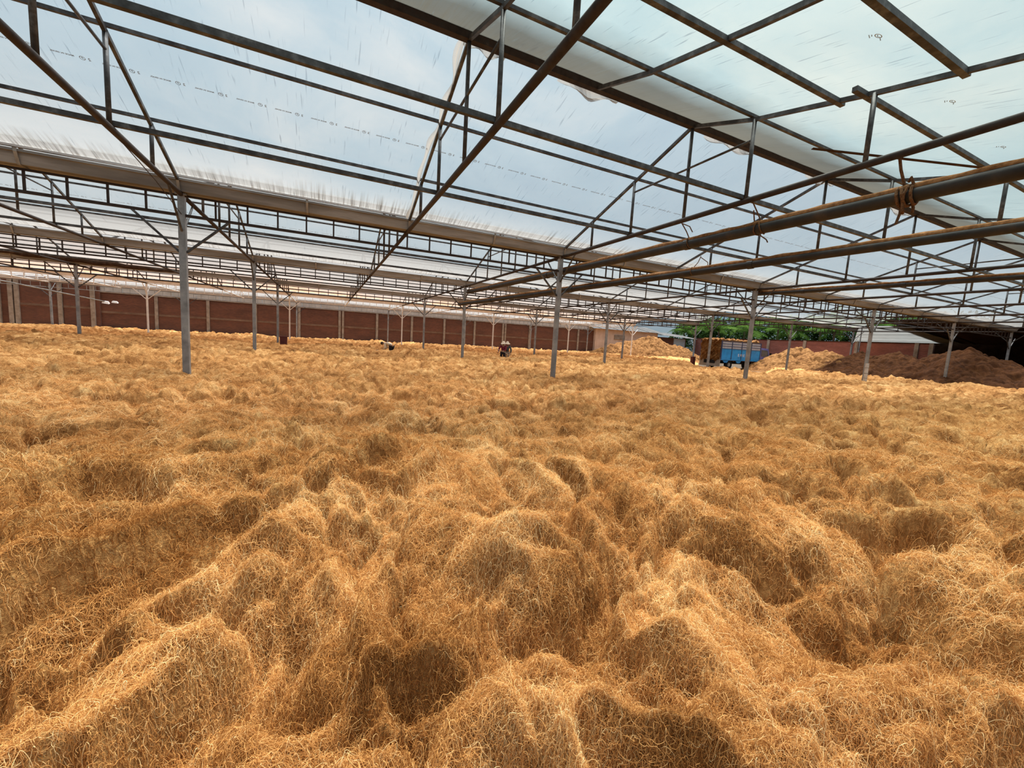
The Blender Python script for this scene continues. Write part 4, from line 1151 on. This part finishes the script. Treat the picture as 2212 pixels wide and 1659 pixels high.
# loose strands lying over the bed: hair curves, thinner and denser near the viewer
HS = HMAP.copy()
for _ in range(1):                                                    # slightly smoothed copy that the strands drape over
    HS[1:-1, 1:-1] = (HS[1:-1, 1:-1] * 4 + HS[:-2, 1:-1] + HS[2:, 1:-1] + HS[1:-1, :-2] + HS[1:-1, 2:]) / 8
LR0, LR1 = math.log(.45), math.log(72)
def hlook(x, y):
    a = (np.arctan2(x, y) - az[0]) / (az[-1] - az[0]) * na
    q = (np.log(np.maximum(np.hypot(x, y), .46)) - LR0) / (LR1 - LR0) * nr
    a = np.clip(a, 0, na - 1.001); q = np.clip(q, 0, nr - 1.001)
    i, j = a.astype(np.int64), q.astype(np.int64)
    fa, fq = a - i, q - j
    return (HS[i, j] * (1 - fa) + HS[i + 1, j] * fa) * (1 - fq) + (HS[i, j + 1] * (1 - fa) + HS[i + 1, j + 1] * fa) * fq

def make_strands(name, n, rmin, rmax, azr, parent, seed):
    g = np.random.default_rng(seed)
    npt = 9
    r0 = np.exp(g.uniform(math.log(rmin), math.log(rmax), n))
    a0 = np.radians(g.uniform(azr[0], azr[1], n))
    x, y = r0 * np.sin(a0), r0 * np.cos(a0)
    ok = (x < 33) & (y < 50) & (x > -24)
    x, y, r0 = x[ok], y[ok], r0[ok]
    n = len(x)
    e = .04
    h0 = hlook(x, y)
    gx_ = np.clip((hlook(x + e, y) - h0) / e, -1.5, 1.5); gy_ = np.clip((hlook(x, y + e) - h0) / e, -1.5, 1.5)
    th = 2 * np.pi * (1.3 * perlin(x / .9, y / .9, 41) + .9 * perlin(x / .3, y / .3, 42))
    sg = np.sign(g.uniform(-1, 1, n))
    vx, vy = np.cos(th) + .45 * gx_ * sg, np.sin(th) + .45 * gy_ * sg
    th = np.arctan2(vy, vx) + g.normal(0, 1.0, n)
    sc = np.clip(.66 + r0 / 18.0, .75, 1.7)
    L = g.uniform(.05, .20, n) * sc
    curv = g.normal(0, 12.0, n) / sc
    lift = np.abs(g.normal(0, .018, n)) * np.sqrt(sc) + .002
    lift = np.where(g.uniform(0, 1, n) < .06, lift * 3.0, lift)
    base = g.normal(.002, .008, n)
    P_ = np.zeros((n, npt, 3), np.float32)
    cx_, cy_ = x.copy(), y.copy()
    ds = L / (npt - 1)
    for i in range(npt):
        t = i / (npt - 1)
        wg = g.normal(0, 1.0, n)
        P_[:, i, 0], P_[:, i, 1] = cx_, cy_
        P_[:, i, 2] = hlook(cx_, cy_) + base + lift * math.sin(math.pi * min(1, t * 1.05)) + .003 * np.sqrt(sc) * g.normal(0, 1, n)
        th = th + curv * ds + wg * .32
        hh = hlook(cx_, cy_)
        dh = hlook(cx_ + np.cos(th) * ds, cy_ + np.sin(th) * ds) - hh
        q = ds * ds / np.sqrt(ds * ds + dh * dh)                       # keep each strand's length on steep tufts
        cx_ = cx_ + np.cos(th) * q; cy_ = cy_ + np.sin(th) * q
    P_[:, 1:, :2] += (g.normal(0, .003, (n, npt - 1, 2)) * np.sqrt(sc)[:, None, None]).astype(np.float32)
    P_[:, 1:-1, 2] = np.maximum(P_[:, 1:-1, 2], .30 * (P_[:, :-2, 2] + P_[:, 2:, 2]) + .4 * P_[:, 1:-1, 2])
    keep = g.uniform(0, 1, n) > smooth(r0, 6.0, 30.0)            # thinning out with distance
    P_, r0, x, y = P_[keep], r0[keep], x[keep], y[keep]
    n = len(x)
    rad = g.uniform(.00030, .00068, n) * np.clip(r0 / 1.5, .8, 30) ** .42
    taper = np.array([.5, .9, 1, 1, 1, 1, .9, .7, .35])
    cu = bpy.data.hair_curves.new(name)
    cu.add_curves([npt] * n)
    cu.attributes['position'].data.foreach_set('vector', P_.reshape(-1))
    if 'radius' not in cu.attributes: cu.attributes.new('radius', 'FLOAT', 'POINT')
    cu.attributes['radius'].data.foreach_set('value', (rad[:, None] * taper[None]).astype(np.float32).reshape(-1))
    sh_ = np.clip(.47 + .42 * perlin(x / .55, y / .55, 44) + .14 * perlin(x / 3, y / 3, 45) + g.normal(0, .26, n), 0, 1)
    at = cu.attributes.new('shade', 'FLOAT', 'CURVE')
    at.data.foreach_set('value', sh_.astype(np.float32))
    cu.materials.append(M['strand'])
    o = bpy.data.objects.new(name, cu); COL.objects.link(o); o.parent = parent
    o['kind'] = 'stuff'
    return o
make_strands('loose_strands', 800000, .6, 30, (-50, 98), bed, 5)
bpy.context.view_layer.update()
